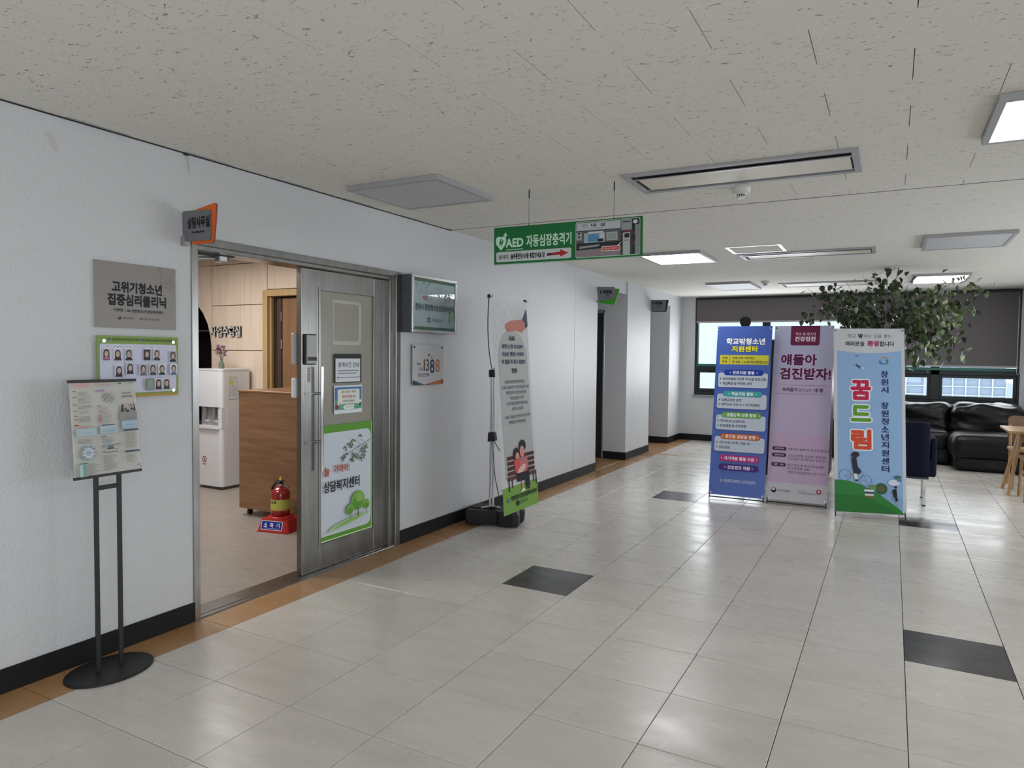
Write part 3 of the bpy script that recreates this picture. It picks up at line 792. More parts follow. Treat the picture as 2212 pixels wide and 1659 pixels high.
# the other leaf, swung open into the office
MO = Matrix(((-1, 0, 0, -.06), (0, -1, 0, DY0 + .045 + dy), (0, 0, 1, 0), (0, 0, 0, 1)))
MO = Matrix(((-1, 0, 0, -.08 + 0), (0, 1, 0, DY0 + .036 + dy), (0, 0, 1, 0), (0, 0, 0, 1)))
l2 = leaf(d1, Matrix(((1, 0, 0, -.09 - WL), (0, 1, 0, DY0 + .01 + dy), (0, 0, 1, 0), (0, 0, 0, 1))), 0, WL)
mb = MB(); cxx = -.11
mb.bbox(-.14, -.08, 2.70 + dy, 2.76 + dy, 1.975, 2.02, M_alu, .008, seg=2)
mb.bbox(-.15, -.07, 2.55 + dy, 2.80 + dy, 2.006, 2.014, M_blk, .002)
mb.build('closer_body', d1)
mb = MB(); mb.tube([(-.11, 2.73 + dy, 1.995), (-.14, 2.66 + dy, 1.992), (-.17, 2.60 + dy, 1.985)], .010, M_alu)
mb.tube([(-.17, 2.60 + dy, 1.985), (-.20, 2.56 + dy, 1.98)], .006, M_blk); mb.cyl((-.17, 2.60 + dy, 1.975), (-.17, 2.60 + dy, 1.998), .011, M_blk)
mb.bbox(-.23, -.19, 2.52 + dy, 2.56 + dy, 1.965, 1.985, M_blk, .003); mb.build('closer_arm', d1)

# sheets stuck on the leaf (world frame, facing +x)
def wallplate(name, y0, z0, W_, H_, x, label, cat, thick=.0006, m=None, edge=None, group=None, yaw=R(90), r=0):
    t = root(name, (x, y0 + W_ / 2, z0), yaw, label, cat, group)
    mb = MB(); m = m or M_whitepaper
    p = rrect(-W_ / 2, 0, W_ / 2, H_, r, 5) if r else [(-W_ / 2, 0), (W_ / 2, 0), (W_ / 2, H_), (-W_ / 2, H_)]
    mb.prism(p, -thick, 0, m, face_M(0, 0, 0), mside=edge)
    mb.v = [(v[0], v[1] - thick, v[2]) for v in mb.v]
    mb.build('plate' if thick > .002 else 'sheet', t)
    return t, Art(W_, H_), face_M(-W_ / 2, 0, -thick)
XL = -.056   # front of the glass
t, A, M = wallplate('paper_notice', 3.592, 1.258, .275, .2, -.045, 'white break-time notice in a dark green border taped to the steel door', 'notice', .0008, P('#20281f'))
A.rect(.04, .16, .95, .97, '#d9dce2'); A.text(.13, .28, .9, .47, '휴게시간 안내', '#2a3038', .02)
A.rect(.12, .58, .9, .595, '#555a60'); A.rect(.12, .66, .8, .675, '#555a60'); A.rect(.16, .80, .96, .82, '#444a50'); A.ell(.12, .81, .025, .035, '#2e5a8a')
A.text(.12, .555, .9, .60, '휴게시간 안내드립니다 이용에 참고하시기 바랍니다', '#33383e', .01, res=1); A.text(.12, .645, .8, .69, '휴게시간 중에는 상담이 어려울 수 있습니다', '#33383e', .01, res=1)
A.build(t, M)
t, A, M = wallplate('paper_notice', 3.59, 1.045, .285, .195, -.045, 'blue and green bordered waiting notice taped below the white one on the steel door', 'notice', .0008, P('#dfe3e4'))
A.rect(.02, .06, .98, .62, '#4d78ae'); A.rect(.02, .5, .98, .86, '#5a9f8c'); A.rect(.12, .14, .9, .7, '#e2e3d6', .006)
A.text(.25, .19, .77, .28, '내부 휴게시, 대부분', '#26323c', .02, res=1); A.text(.28, .34, .62, .46, '집단상담실', '#a92b38', .03, res=1); A.text(.64, .36, .76, .46, '에서', '#26323c', .02, res=1)
A.text(.29, .51, .72, .61, '기다려 주십시오', '#26323c', .02, res=1); A.rect(.16, .66, .84, .68, '#4a5560')
A.poly([(.3, .78), (.37, .71), (.7, .71), (.7, .85), (.37, .85)], '#eef0ea'); A.text(.38, .755, .68, .805, '창원청소년상담복지센터', '#333c44', .01, res=1)
A.ell(.09, .75, .06, .08, '#8d2d33'); A.ell(.92, .6, .04, .07, '#e7ecec'); A.ell(.92, .7, .05, .06, '#3f6d59')
A.build(t, M)
t, A, M = wallplate('printed_sheet', 3.462, .183, .528, .79, -.045, 'large green-edged door sheet with trees and a leafy branch', 'door sheet', .0008, P('#5e9a32'))
A.rect(-.0, .065, .965, .95, '#ccd3dc', .05, (1, 0, 0, 1))
A.rect(.975, .0, .985, 1, '#d5dfc0'); A.rect(0, .985, 1, .995, '#d5dfc0')
br = '#3b463c'
bv = lambda q: [(u, .04 + v * .72) for u, v in q]
A.line(bv([(.96, .17), (.83, .215), (.76, .235), (.62, .28), (.5, .33)]), .004, br)
for q in ([(.83, .215), (.74, .15)], [(.76, .235), (.66, .17), (.52, .2)], [(.76, .235), (.6, .25), (.42, .24)], [(.62, .28), (.48, .30), (.38, .36)], [(.93, .19), (.86, .28), (.8, .36)], [(.84, .22), (.74, .3), (.68, .38)], [(.72, .25), (.62, .34), (.58, .4)]):
    A.line(bv(q), .0022, br)
r5 = random.Random(5)
for q in [(.74, .13), (.6, .17), (.52, .2), (.56, .22), (.44, .25), (.4, .35), (.45, .33), (.38, .37), (.56, .38), (.6, .34), (.66, .36), (.7, .39), (.8, .33), (.78, .37), (.75, .29), (.84, .26), (.55, .41), (.76, .41)]:
    for k in range(5):
        a = r5.uniform(0, 360); A.ell(q[0] + .03 * math.cos(R(a)), .04 + q[1] * .72 + .014 * math.sin(R(a)), .021, .0065, '#5b7050', n=8, rot=a)
A.text(.03, .35, .13, .43, '늘', '#b04a2c', .03); A.text(.21, .345, .50, .42, '가까이!', '#b04a2c', .03)
A.text(.02, .475, .70, .575, '상담복지센터', '#1c2028', .03)
A.poly([(.06, .92), (.2, .87), (.42, .845), (.72, .82), (.90, .835), (.7, .87), (.4, .90)], '#a9c795')
A.poly([(.2, .90), (.42, .86), (.76, .83), (.66, .86), (.4, .885)], '#86b05f')
for cx, cy, rx, ry, c in ((.67, .70, .135, .088, '#79ab4b'), (.65, .725, .105, .055, '#5f9638'), (.70, .675, .07, .04, '#8cba62'), (.51, .765, .075, .05, '#76a84c'), (.84, .755, .06, .045, '#76a84c'), (.51, .78, .05, .025, '#5f9638'), (.84, .77, .04, .022, '#5f9638')):
    A.ell(cx, cy, rx, ry, c)
A.line([(.67, .77), (.67, .845)], .010, '#4c5638'); A.line([(.52, .81), (.52, .855)], .005, '#4c5638'); A.line([(.84, .795), (.85, .835)], .004, '#4c5638')
A.build(t, M)

# ================================================================== WALL SIGNS (facing +x)
t, A, M = wallplate('wall_sign', 1.933, 1.573, .425, .315, 0.0, 'taupe clinic plaque with bold black Korean lettering on the left wall', 'sign', .012, mat('taupe_sign_face', (.235, .21, .19), .35), mat('clear_edge', (.5, .5, .48), .3))
A.text(.205, .28, .82, .46, '고위기청소년', '#0c0c12', .055, ('#8d8983', .025)); A.text(.155, .475, .87, .66, '집중심리클리닉', '#0c0c12', .055, ('#8d8983', .025))
A.text(.22, .70, .33, .75, '기관명', '#1a1a1a', .04); A.rect(.36, .70, .363, .75, '#333333'); A.ell(.40, .73, .022, .02, '#3a4654'); A.text(.435, .70, .83, .755, '창원청소년상담복지센터', '#101014', .02)
A.ell(.29, .845, .018, .024, '#141414'); A.ell(.286, .836, .011, .011, '#8d8983'); A.text(.325, .83, .46, .862, '여성가족부', '#222222', .0); A.ring(.545, .845, .012, .002, '#333333'); A.text(.57, .83, .78, .86, '한국청소년상담복지개발원', '#222222', .0)
for q in ([(.77, .0), (.82, .14), (.80, .22)], [(.80, .22), (.84, .3), (.92, .33), (.97, .27), (.95, .2)], [(.84, .13), (.9, .16), (.95, .12)], [(.96, .1), (.99, .06)], [(.86, .2), (.88, .27)], [(.89, .19), (.905, .26)], [(.92, .19), (.93, .25)]):
    A.line(q, .0012, '#6d675f')
A.build(t, M)
# staff photo board, clear acrylic on standoffs
t, A, M = wallplate('photo_board', 1.942, 1.238, .422, .297, .015, 'staff photo board with a green header on the left wall', 'notice board', .004, P('#7f9a4a'))
A.rect(.03, .13, .97, .93, '#c9cade', .008); A.rect(0.0, .955, 1, 1, '#b08f3c')
A.ell(.135, .055, .018, .02, '#2c5a94'); A.text(.165, .035, .5, .085, '창원청소년상담복지센터', '#28401f', .02, res=1); A.ell(.535, .06, .018, .02, '#2c5a94'); A.text(.56, .035, .93, .088, '창원학교밖청소년지원센터', '#28401f', .02, res=1)
for u0, u1, v, s_ in ((.06, .15, .155, '운영총괄'), (.18, .28, .155, '상담팀'), (.31, .40, .155, '상담지원'), (.57, .68, .155, '청소년안전망'), (.86, .95, .17, '학교밖지원')):
    A.rect(u0 - .01, v - .005, u1 + .01, v + .05, '#dfe0ea', .002); A.text(u0, v + .005, u1, v + .035, s_, '#202028', .0, res=1)
def portrait(u, v, hair, bgc, cloth, skin='#bba398', w=.1, h=.2):
    A.rect(u, v, u + w, v + h, '#e6e6ea'); A.rect(u + .005, v + .008, u + w - .005, v + h - .008, bgc)
    cx = u + w / 2
    A.ell(cx, v + h * .42, w * .33, h * .32, '#1d1a1c')
    if hair: A.rect(cx - w * .33, v + h * .42, cx + w * .33, v + h * .78, '#1d1a1c')
    A.ell(cx, v + h * .95, w * .44, h * .26, cloth, 0, 180); A.ell(cx, v + h * .46, w * .23, h * .25, skin)
    A.rect(u + .01, v + h * .9, u + w - .01, v + h * .97, '#55555c')
for (u, v, hh, b_, c_) in ((.05, .20, 1, '#b9a0b4', '#b06aa0'), (.18, .205, 1, '#c8bdc4', '#2a2530'), (.31, .205, 0, '#a9abb8', '#1e1c26'), (.53, .205, 0, '#454548', '#202022'), (.655, .205, 0, '#b4b4bc', '#2c2c30'), (.865, .235, 0, '#8b8b8f', '#2a2a2c'),
                          (.185, .47, 1, '#b8b6c2', '#26222a'), (.315, .43, 1, '#a9a6b4', '#23202a'), (.475, .455, 0, '#9a9a9e', '#6a6a6e'), (.595, .455, 0, '#9a9e9c', '#3c4a48'), (.71, .455, 0, '#c9ced0', '#2f3a3a'), (.865, .455, 0, '#d2d4de', '#5a78a8'),
                          (.66, .70, 1, '#a9aaae', '#2c2a2c'), (.765, .70, 1, '#a9a4a0', '#4a3a30')):
    portrait(u, v, hh, b_, c_)
A.rect(.555, .70, .64, .90, '#5f7a52'); A.rect(.56, .71, .635, .89, '#8a9a8c')
A.build(t, M)
for u in (-.18, .18):
    for z in (.025, .272):
        mb = MB(); mb.cyl((u, 0.015, z), (u, -.009, z), .008, M_chrome, n=14); mb.build('standoff_bolt', t)
# light box sign
t = root('lightbox_sign', (0, 4.565, 1.628), R(90), 'framed lightbox sign with a dark side beside the steel door', 'sign')
mb = MB(); mb.bbox(-.305, .305, -.1, -.0005, 0, .437, mat('slate_grey_box', (.075, .08, .09), .4), .003); mb.build('box', t)
mb = MB()
for (a, b, c, d) in ((-.305, .305, 0, .022), (-.305, .305, .415, .437), (-.305, -.283, .022, .415), (.283, .305, .022, .415)): mb.bbox(a, b, -.112, -.0995, c, d, M_alu, .002)
mb.build('frame', t)
A = Art(.566, .393); A.rect(0, 0, 1, 1, '#b9bdc2'); A.rect(0, 0, 1, .06, '#4f6b45'); A.rect(0, .94, 1, 1, '#4f6b45')
r6 = random.Random(9)
for i in range(26): A.ell(r6.uniform(.02, .4) ** 1.0, .08 + r6.random() * .18, .014, .012, '#869a82', n=6, rot=r6.uniform(0, 90))
for i in range(8): A.ell(r6.uniform(.85, .97), r6.uniform(.62, .78), .04, .05, '#7fa17d', n=10)
A.text(.22, .33, .33, .42, '마음', '#b0575a', .02); A.text(.42, .33, .70, .41, '행복한 청소년', '#cfd2d4', .02); A.text(.72, .33, .86, .41, '우리', '#9c6a6a', .01)
A.text(.04, .49, .965, .62, '창원시 창원청소년상담복지센터', '#141a2c', .02)
A.ring(.355, .80, .035, .008, '#1c2236', a0=20, a1=190); A.ring(.355, .80, .035, .008, '#1c2236', a0=200, a1=370)
A.text(.43, .765, .68, .84, '창원시', '#4d5a78', .01)
A.build(t, face_M(-.283, .022, -.1005))
mb = MB(); mb.box(-.283, .283, -.1065, -.1045, .022, .415, M_glass); mb.build('glass', t)
mb = MB()
for z in (.17, .33): mb.cyl((-.3052, -.05, z), (-.308, -.05, z), .006, M_blk)
mb.build('screw', t)
# 1388 plate, clear acrylic
M_acr = mat('clear_acrylic', (.55, .55, .56), .12, spec=.6)
t, A, M = wallplate('acrylic_sign', 4.385, 1.217, .42, .322, .018, 'clear acrylic hotline plate with colourful 1388 digits', 'sign', .005, M_acr)
A.poly([(.0, 1), (0, .86), (.3, .97), (.4, 1)], '#4a4e58'); A.poly([(.33, 1), (1, .86), (1, 1)], '#b8683a'); A.poly([(.33, 1), (.45, .97), (.6, 1)], '#7a3c28')
A.text(.34, .36, .39, .66, '1', '#7a4030', .03); A.text(.41, .36, .52, .66, '3', '#3f4838', .02); A.text(.54, .36, .70, .72, '8', '#2c2f52', .02); A.text(.72, .36, .88, .70, '8', '#b0704c', .02)
A.ell(.51, .26, .035, .03, '#7a4030'); A.line([(.56, .35), (.62, .27)], .008, '#c07a40')
A.text(.12, .44, .26, .53, 'Help', '#2c2c30', .01); A.text(.19, .56, .30, .64, 'Call', '#2c2c30', .01); A.text(.16, .70, .52, .80, '청소년전화', '#2c2c30', .01)
A.build(t, M)
for u in (-.19, .19):
    for z in (.02, .30):
        mb = MB(); mb.cyl((u, .018, z), (u, -.008, z), .009, mat('dark_standoff', (.06, .05, .05), .3, .5), n=12); mb.build('standoff_bolt', t)

# tape scrap, wire, screw on the wall
mb = MB(); mb.prism(rrect(0, 0, .035, .075, .004), 0, .001, mat('yellowed_tape', (.55, .545, .53), .2), Matrix.Rotation(R(8), 4, 'Z'))
o = MB(); o.add([(v[2], v[0] * .9 - v[1] * .35, v[1]) for v in mb.v], mb.f, mb.mats[0]); o = o.build('tape_scrap', None, (0.0005, 1.772, 2.345)); tag(o, 'old translucent tape scrap high on the left wall', 'tape')
t = root('cable_stub', (0, 2.44, 2.40), 0, 'short loose cable hanging from the ceiling edge above the door', 'cable')
mb = MB(); mb.tube([(.006, -.006, .098), (.008, .0, .06), (.007, .004, .03), (.008, .01, .0)], .0022, mat('pale_cable', (.4, .4, .4), .5), n=6); mb.build('cable', t)
mb = MB(); mb.bbox(.0, .012, -.022, .002, .088, .1, M_blk, .002); mb.build('clip', t)

# ================================================================== BLADE SIGNS (face -y)
M_sgrey = mat('slate_grey_sign', (.15, .15, .16), .4, spec=.3); M_bracket = mat('grey_bracket', (.28, .28, .28), .35, .4)
def blade(y, z0, s, W1, H1, back_col, front, back, art, label, group=None, edge=P('#1a1c1a')):
    t = root('blade_sign', (0, y, z0), 0, label, 'sign', group)
    MM_ = face_M(0, 0, 0)
    mb = MB(); mb.prism(back, -.012, -.002, P(back_col), MM_, mside=edge); mb.v = [(v[0], v[1] + .0, v[2]) for v in mb.v]; mb.build('back_plate', t)
    mb = MB(); mb.prism(front, -.002, .006, M_sgrey, MM_); mb.build('front_plate', t)
    mb = MB(); mb.bbox(.0, .03, -.014, .018, -.002, .045 * s, M_bracket, .004, seg=2); mb.build('bracket', t)
    art.build(t, face_M(.0, 0, -.0062))
def rq(pts, r):
    """rounded quadrilateral"""
    out = []
    n = len(pts)
    for i in range(n):
        p = Vector(pts[i]); a = (Vector(pts[i - 1]) - p).normalized(); b = (Vector(pts[(i + 1) % n]) - p).normalized()
        for k in range(5):
            tt = k / 4; q = (p + a * r) * (1 - tt) ** 2 + p * 2 * tt * (1 - tt) + (p + b * r) * tt ** 2
            out.append((q.x, q.y))
    return out
A = Art(.25, .2); A.text(.19, .30, .88, .60, '상담사무실', '#08080a', .055); A.text(.33, .66, .72, .74, 'Counseling Room', '#08080a', .05)
blade(2.41, 2.018, 1, .25, .2, '#d3611c', rq([(.01, .02), (.225, .012), (.222, .168), (.006, .176)], .018), rq([(.07, .0), (.238, .0), (.262, .203), (.07, .172)], .024), A, 'grey and orange blade sign above the steel door', edge=P('#8a3a3a'))
def toilet_art(wd):
    A = Art(.25, .2); A.ell(.22, .36, .035, .12, '#060606'); A.ell(.22, .2, .022, .03, '#060606')
    A.text(.34, .22, .80, .46, '화장실', '#060606', .07); A.text(.50, .50, .68, .58, wd, '#060606', .08); A.text(.36, .66, .80, .70, 'Toilet / Restroom', '#060606', .06, res=1)
    return A
blade(8.25, 2.13, .8, .25, .2, '#2f8a18', rq([(.02, .02), (.24, .045), (.24, .19), (.0, .20)], .016), rq([(.02, .0), (.235, -.03), (.30, .165), (.1, .18)], .018), toilet_art('여자'), 'grey blade sign with a green back plate at the first toilet passage')
blade(10.42, 2.145, .8, .25, .2, '#20241f', rq([(.04, .008), (.245, .005), (.265, .165), (.02, .17)], .014), rq([(.035, -.002), (.262, -.008), (.295, .175), (.012, .18)], .016), toilet_art('남자'), 'small all-grey blade sign at the farther toilet passage')

# toilet door frame + near-black leaf for the dark opening, yellow strip
d3 = root('door_3', (-.72, 9.36, 0), 0, kind='structure')
mb = MB(); mb.bbox(.385, .41, -.01, .1, 0, 2.10, M_alu, .002); mb.bbox(-.41, -.385, -.01, .1, 0, 2.10, M_alu, .002); mb.bbox(-.41, .41, -.01, .1, 2.075, 2.10, M_alu, .002); mb.build('door_frame', d3)
mb = MB(); mb.bbox(-.385, .385, .02, .06, 0.005, 2.07, mat('dark_opening_leaf', (.02, .018, .018), .45), .003); mb.build('door_leaf', d3)  # darkness of the toilet opening put into the leaf colour
mb = MB(); mb.prism([(0, 0), (.30, -.02), (.305, .05), (.01, .07)], 0, .0012, mat('yellow_tape', (.55, .30, .02), .45))
o = mb.build('hazard_tape', None, (.245, 10.20, .0003)); tag(o, 'yellow and black striped tape on the floor by the far toilet passage', 'tape')
mb = MB()
for i in range(5): mb.prism([(.03 + i * .055, .0), (.045 + i * .055, .0), (.065 + i * .055, .058), (.05 + i * .055, .058)], .0013, .0017, P('#2a241c'))
mb.build('black_stripes', o)

# ================================================================== CEILING FIXTURES
def panel_light(x0, x1, y0, y1, lit, label, depth=.03, grow=.0):
    t = root('ceiling_light', ((x0 + x1) / 2, (y0 + y1) / 2, CE - depth), 0, label, 'ceiling light')
    w, h = (x1 - x0) / 2, (y1 - y0) / 2; b = .03
    mb = MB()
    for (a, c, e, f) in ((-w, w, -h, -h + b), (-w, w, h - b, h), (-w, -w + b, -h + b, h - b), (w - b, w, -h + b, h - b)): mb.bbox(a, c, e, f, 0, depth, M_lframe, .002)
    mb.build('frame', t)
    mb = MB(); mb.box(-w + b, w - b, -h + b, h - b, .004, depth, M_lit if lit else M_unlit); mb.build('diffuser', t)
panel_light(.27, .955, 3.36, 4.0, False, 'square unlit ceiling panel light near the steel door')
panel_light(3.62, 4.28, 3.33, 3.97, True, 'bright ceiling panel light nearest the camera at the right edge')
panel_light(.99, 1.62, 6.85, 7.62, True, 'bright ceiling panel light behind the green hanging sign')
panel_light(3.49, 4.14, 6.79, 7.57, False, 'unlit grey ceiling panel light at the right over the banners')
panel_light(.95, 1.55, 9.95, 10.9, False, 'unlit ceiling panel light farthest away at the left')
panel_light(3.47, 4.09, 9.9, 10.85, True, 'bright ceiling panel light behind the plant')
M_slot = mat('black_slot', (.004, .004, .004), .6); M_refl = mat('cream_reflector', (.70, .64, .54), .45, .0, var=(2, .06, (4, 1, 1)))
def slot_unit(x0, x1, y0, y1, label, bright=False):
    t = root('ceiling_diffuser', ((x0 + x1) / 2, (y0 + y1) / 2, CE - .014), 0, label, 'air diffuser')
    w, h = (x1 - x0) / 2, (y1 - y0) / 2; b = .035
    mb = MB()
    for (a, c, e, f) in ((-w, w, -h, -h + b), (-w, w, h - b, h), (-w, -w + b, -h + b, h - b), (w - b, w, -h + b, h - b)): mb.bbox(a, c, e, f, 0, .014, M_lframe, .002)
    mb.build('frame', t)
    mb = MB(); mb.box(-w + b, w - b, -h + b, h - b, .011, .014, M_slot); mb.build('slot', t)
    mb = MB(); mb.bbox(-w + b + .03, w - b - .01, -h + b + .085, h - b - .055, .001, .009, M_refl, .002); mb.build('centre_plate', t)
    mb = MB(); mb.bbox(-w + b, w - b, h - b - .056, h - b - .05, .0, .006, M_lframe, .001); mb.bbox(-w + b, w - b, -h + b + .07, -h + b + .086, .0, .006, M_alu, .001); mb.build('plate_rim', t)
slot_unit(1.885, 3.11, 3.85, 4.32, 'long ceiling diffuser with black slots nearest the camera')
slot_unit(1.89, 3.12, 7.30, 7.70, 'shiny long ceiling diffuser halfway down the ceiling')
slot_unit(1.86, 3.10, 10.35, 10.9, 'faint long ceiling diffuser farthest away above the banners')
t = root('access_hatch', (2.11, 7.02, CE - .006), 0, 'bright square ceiling hatch frame beside the middle diffuser', 'hatch')
mb = MB()
for (a, c, e, f) in ((-.25, .25, -.23, -.2), (-.25, .25, .2, .23), (-.25, -.22, -.2, .2), (.22, .25, -.2, .2)): mb.bbox(a, c, e, f, 0, .006, mat('white_metal', (.8, .8, .8), .25), .001)
mb.build('frame', t)
mb = MB(); mb.box(-.22, .22, -.2, .2, .003, .006, M_ceil); mb.build('hatch_panel', t)
def smoke(x, y, label, dark=False):
    t = root('smoke_detector', (x, y, CE - .062), 0, label, 'smoke detector')
    m = mat('cream_detector', (.62, .61, .58), .4)
    mb = MB(); mb.lathe([(.045, .028), (.054, .034), (.056, .062)], m, n=24); mb.build('base', t)
    mb = MB(); mb.lathe([(.022, 0), (.027, .004), (.027, .01)], m, n=20); mb.lathe([(.03, .022), (.034, .028)], m, n=20)
    for i in range(10):
        a = 2 * PI * i / 10; mb.bbox(-.003, .003, .022, .027, .008, .024, m, .001, Matrix.Rotation(a, 4, 'Z'))
    mb.build('sensor_cage', t)
    mb = MB(); mb.lathe([(.02, .008), (.02, .024)], M_slot, n=14); mb.build('chamber', t)
smoke(2.44, 4.47, 'round smoke detector beyond the nearest ceiling diffuser'); smoke(1.735, 10.04, 'round smoke detector far off between unlit light and diffuser')

# ================================================================== HANGING AED SIGN
t = root('hanging_sign', (1.01 + .484, 3.96, 2.046), .077, 'green AED direction sign hanging from the ceiling', 'sign')
Wd, Hd = .968, .237
mb = MB(); mb.bbox(-Wd / 2, Wd / 2, -.004, .004, 0, Hd, P('#136b34'), .001, Matrix.Rotation(-.012, 4, 'Y')); mb.build('board', t)
A = Art(Wd, Hd); G = '#136b34'
A.rect(0, 0, 1, 1, '#10612e'); A.rect(.004, .02, .996, .98, G); A.rect(0, 0, .003, 1, '#9fc7ad'); A.rect(0, .985, 1, 1, '#9fc7ad')
lw = '#c3e6cf'
A.ell(.038, .34, .0235, .10, lw); A.ell(.068, .345, .0235, .10, lw)
A.poly([(.0155, .39), (.0905, .39), (.085, .47), (.053, .62), (.021, .47)], lw)
A.poly([(.052, .30), (.036, .44), (.047, .43), (.040, .53), (.062, .38), (.05, .39), (.06, .30)], G); A.poly([(.062, .34), (.072, .36), (.058, .50), (.052, .53)], G)
A.rect(.081, .15, .09, .28, lw); A.rect(.0735, .19, .0975, .24, lw)
A.text(.088, .31, .215, .55, 'AED', lw, .045); A.rect(.088, .60, .212, .62, lw)
A.text(.235, .25, .545, .58, '자동심장충격기', lw, .035)
A.rect(.018, .66, .545, .93, '#c2c9c8', .012)
A.text(.038, .735, .105, .86, '설치위치', '#3a4440', .04); A.rect(.03, .72, .0315, .87, '#3a4440'); A.rect(.112, .72, .1135, .87, '#3a4440')
A.text(.125, .72, .365, .87, '늘푸른전당 B1층 종합안내실 앞', '#16201c', .05)
A.poly([(.38, .77), (.47, .75), (.47, .69), (.525, .79), (.47, .88), (.47, .825), (.38, .84)], '#a8242a'); A.poly([(.38, .77), (.41, .765), (.41, .835), (.38, .84)], '#3b2424')
# the printed photograph
A.rect(.574, .03, .986, .95, '#b6d3c0', .012); A.rect(.577, .045, .983, .93, '#35383c', .011)
A.rect(.58, .06, .865, .26, '#b4b9bb'); A.text(.62, .09, .65, .18, '안', '#6a7072', .02); A.text(.675, .09, .705, .18, '내', '#22282c', .03); A.text(.735, .09, .765, .18, '실', '#22282c', .03); A.rect(.67, .21, .75, .22, '#808688')
A.rect(.58, .28, .865, .58, '#565b60'); A.rect(.58, .30, .615, .5, '#9ba1a3'); A.rect(.59, .31, .605, .35, '#22282c'); A.rect(.59, .4, .605, .44, '#22282c')
A.rect(.63, .33, .765, .58, '#a3aaae'); A.rect(.655, .30, .755, .34, '#c4ccd2'); A.rect(.655, .36, .725, .55, '#4f88b4'); A.rect(.735, .36, .76, .5, '#c2c8ca'); A.rect(.72, .49, .755, .56, '#1c2024')
A.rect(.775, .34, .845, .55, '#b0b8b4'); A.rect(.78, .36, .84, .53, '#8f9895')
A.rect(.58, .58, .87, .74, '#24262a'); A.poly([(.6, .66), (.73, .63), (.73, .68), (.6, .72)], '#8c9092'); A.poly([(.58, .76), (.865, .72), (.865, .93), (.58, .93)], '#8a7b80')
A.rect(.87, .06, .935, .32, '#8f9896'); A.rect(.88, .1, .925, .13, '#2a2c2e'); A.rect(.87, .35, .94, .9, '#3a3c3c'); A.rect(.88, .38, .925, .93, '#a9b0ae', .004)
A.rect(.89, .41, .92, .51, '#16181a'); A.rect(.888, .57, .918, .585, '#333333'); A.rect(.955, .2, .982, .93, '#7f8784'); A.rect(.94, .06, .955, .93, '#23282a'); A.ell(.957, .13, .014, .05, '#c9cdd0')
A.ring(.912, .53, .048, .004, '#a2353a', n=28, a0=-60, a1=150)
A.rect(.745, .69, .865, .82, '#d7c9c8', .006); A.poly([(.84, .70), (.872, .6), (.855, .70)], '#d7c9c8'); A.rect(.75, .71, .86, .80, '#b83236', .004); A.text(.757, .73, .853, .785, '자동심장충격기', '#f0dada', .01, res=1)
for mb_ in (A.a, A.l): pass
A.build(t, Matrix.Rotation(-.012, 4, 'Y') @ face_M(-Wd / 2, 0, -.0045))
# wires
for x in (-.245, .305):
    zc = Hd - .012 * -x * 0 + .0
    mb = MB(); mb.tube([(x, 0, Hd - .012), (x, 0, CE - 2.046 - .04)], .0011, M_blk, n=5); mb.cyl((x, 0, CE - 2.046 - .045), (x, 0, CE - 2.046), .004, M_blk, n=8); mb.cyl((x, 0, CE - 2.046 - .045), (x, 0, CE - 2.046 - .06), .004, M_blk, .001, 8)
    mb.tube([(x - .006, 0, Hd - .018), (x, 0, Hd + .012), (x + .006, 0, Hd - .018)], .0015, M_blk, n=5)
    mb.build('hanging_wire', t)

# ================================================================== POSTER STAND (near left)
t = root('poster_stand', (.18, 1.886, 0), R(90), 'black two-pole poster stand on an oval base by the left wall', 'stand')
mb = MB(); pts = [(.19 * math.cos(a), .150 * math.sin(a)) for a in [2 * PI * i / 48 for i in range(48)]]
mb.prism(pts, 0, .008, M_blk, smooth=True); mb.prism([(x * .985, y * .985) for x, y in pts], .008, .010, M_blk); mb.build('base', t)
LN = .085; yf = .012
for x in (-.053, .053):
    mb = MB(); mb.bbox(x - .010, x + .010, -.006, .006, .010, .915, M_blk, .002); mb.bbox(x - .010, x + .010, -.004, .004, 0, .30, M_blk, .002, Matrix.Translation((0, .006, .90)) @ Matrix.Rotation(-.085, 4, 'X')); mb.build('pole', t)
mb = MB(); mb.bbox(-.043, .043, -.005, .005, .838, .858, M_blk, .002); mb.build('crossbar', t)
PW, PH = .298, .422
Mp = face_M(-PW / 2, .905, -.012, LN)
mb = MB(); mb.box(0, PW, 0, PH, -.004, 0, mat('clear_poster_holder', (.45, .45, .44), .2), Mp); mb.box(.004, PW - .004, .0, PH, 0, .0005, P('#b9b8b0'), Mp); mb.build('poster_panel', t)
mb = MB(); mb.bbox(-.006, PW + .006, -.006, .006, -.008, .006, M_blk, .002, Mp); mb.bbox(-.006, PW + .006, PH - .005, PH + .008, -.008, .006, M_blk, .002, Mp); mb.build('clamp_bar', t)
A = Art(PW, PH)
A.rect(.03, .01, .32, .065, '#c6a9a2'); A.text(.12, .03, .24, .045, '상담 안내', '#a5655a', .0, res=1)
A.rect(.36, .01, .66, .06, '#b7a9a8'); A.text(.45, .03, .58, .045, '오시는 길', '#7a6468', .0, res=1)
def para(u0, u1, v0, n_, c='#8f8e88', dv=.013, sd=1):
    rr = random.Random(sd)
    for i in range(n_): A.rect(u0, v0 + i * dv, u0 + (u1 - u0) * rr.uniform(.55, 1), v0 + i * dv + .0045, c)
for v, n_ in ((.095, 4), (.155, 5), (.235, 4), (.30, 2), (.35, 3), (.385, 3)): A.rect(.03, v, .085, v + .009, '#a3706a'); para(.1, .30, v + .012, n_, sd=int(v * 100))
A.rect(.03, .445, .09, .455, '#95403c'); A.rect(.03, .46, .28, .475, '#c59a92')
A.rect(.38, .09, .50, .112, '#a88aae')
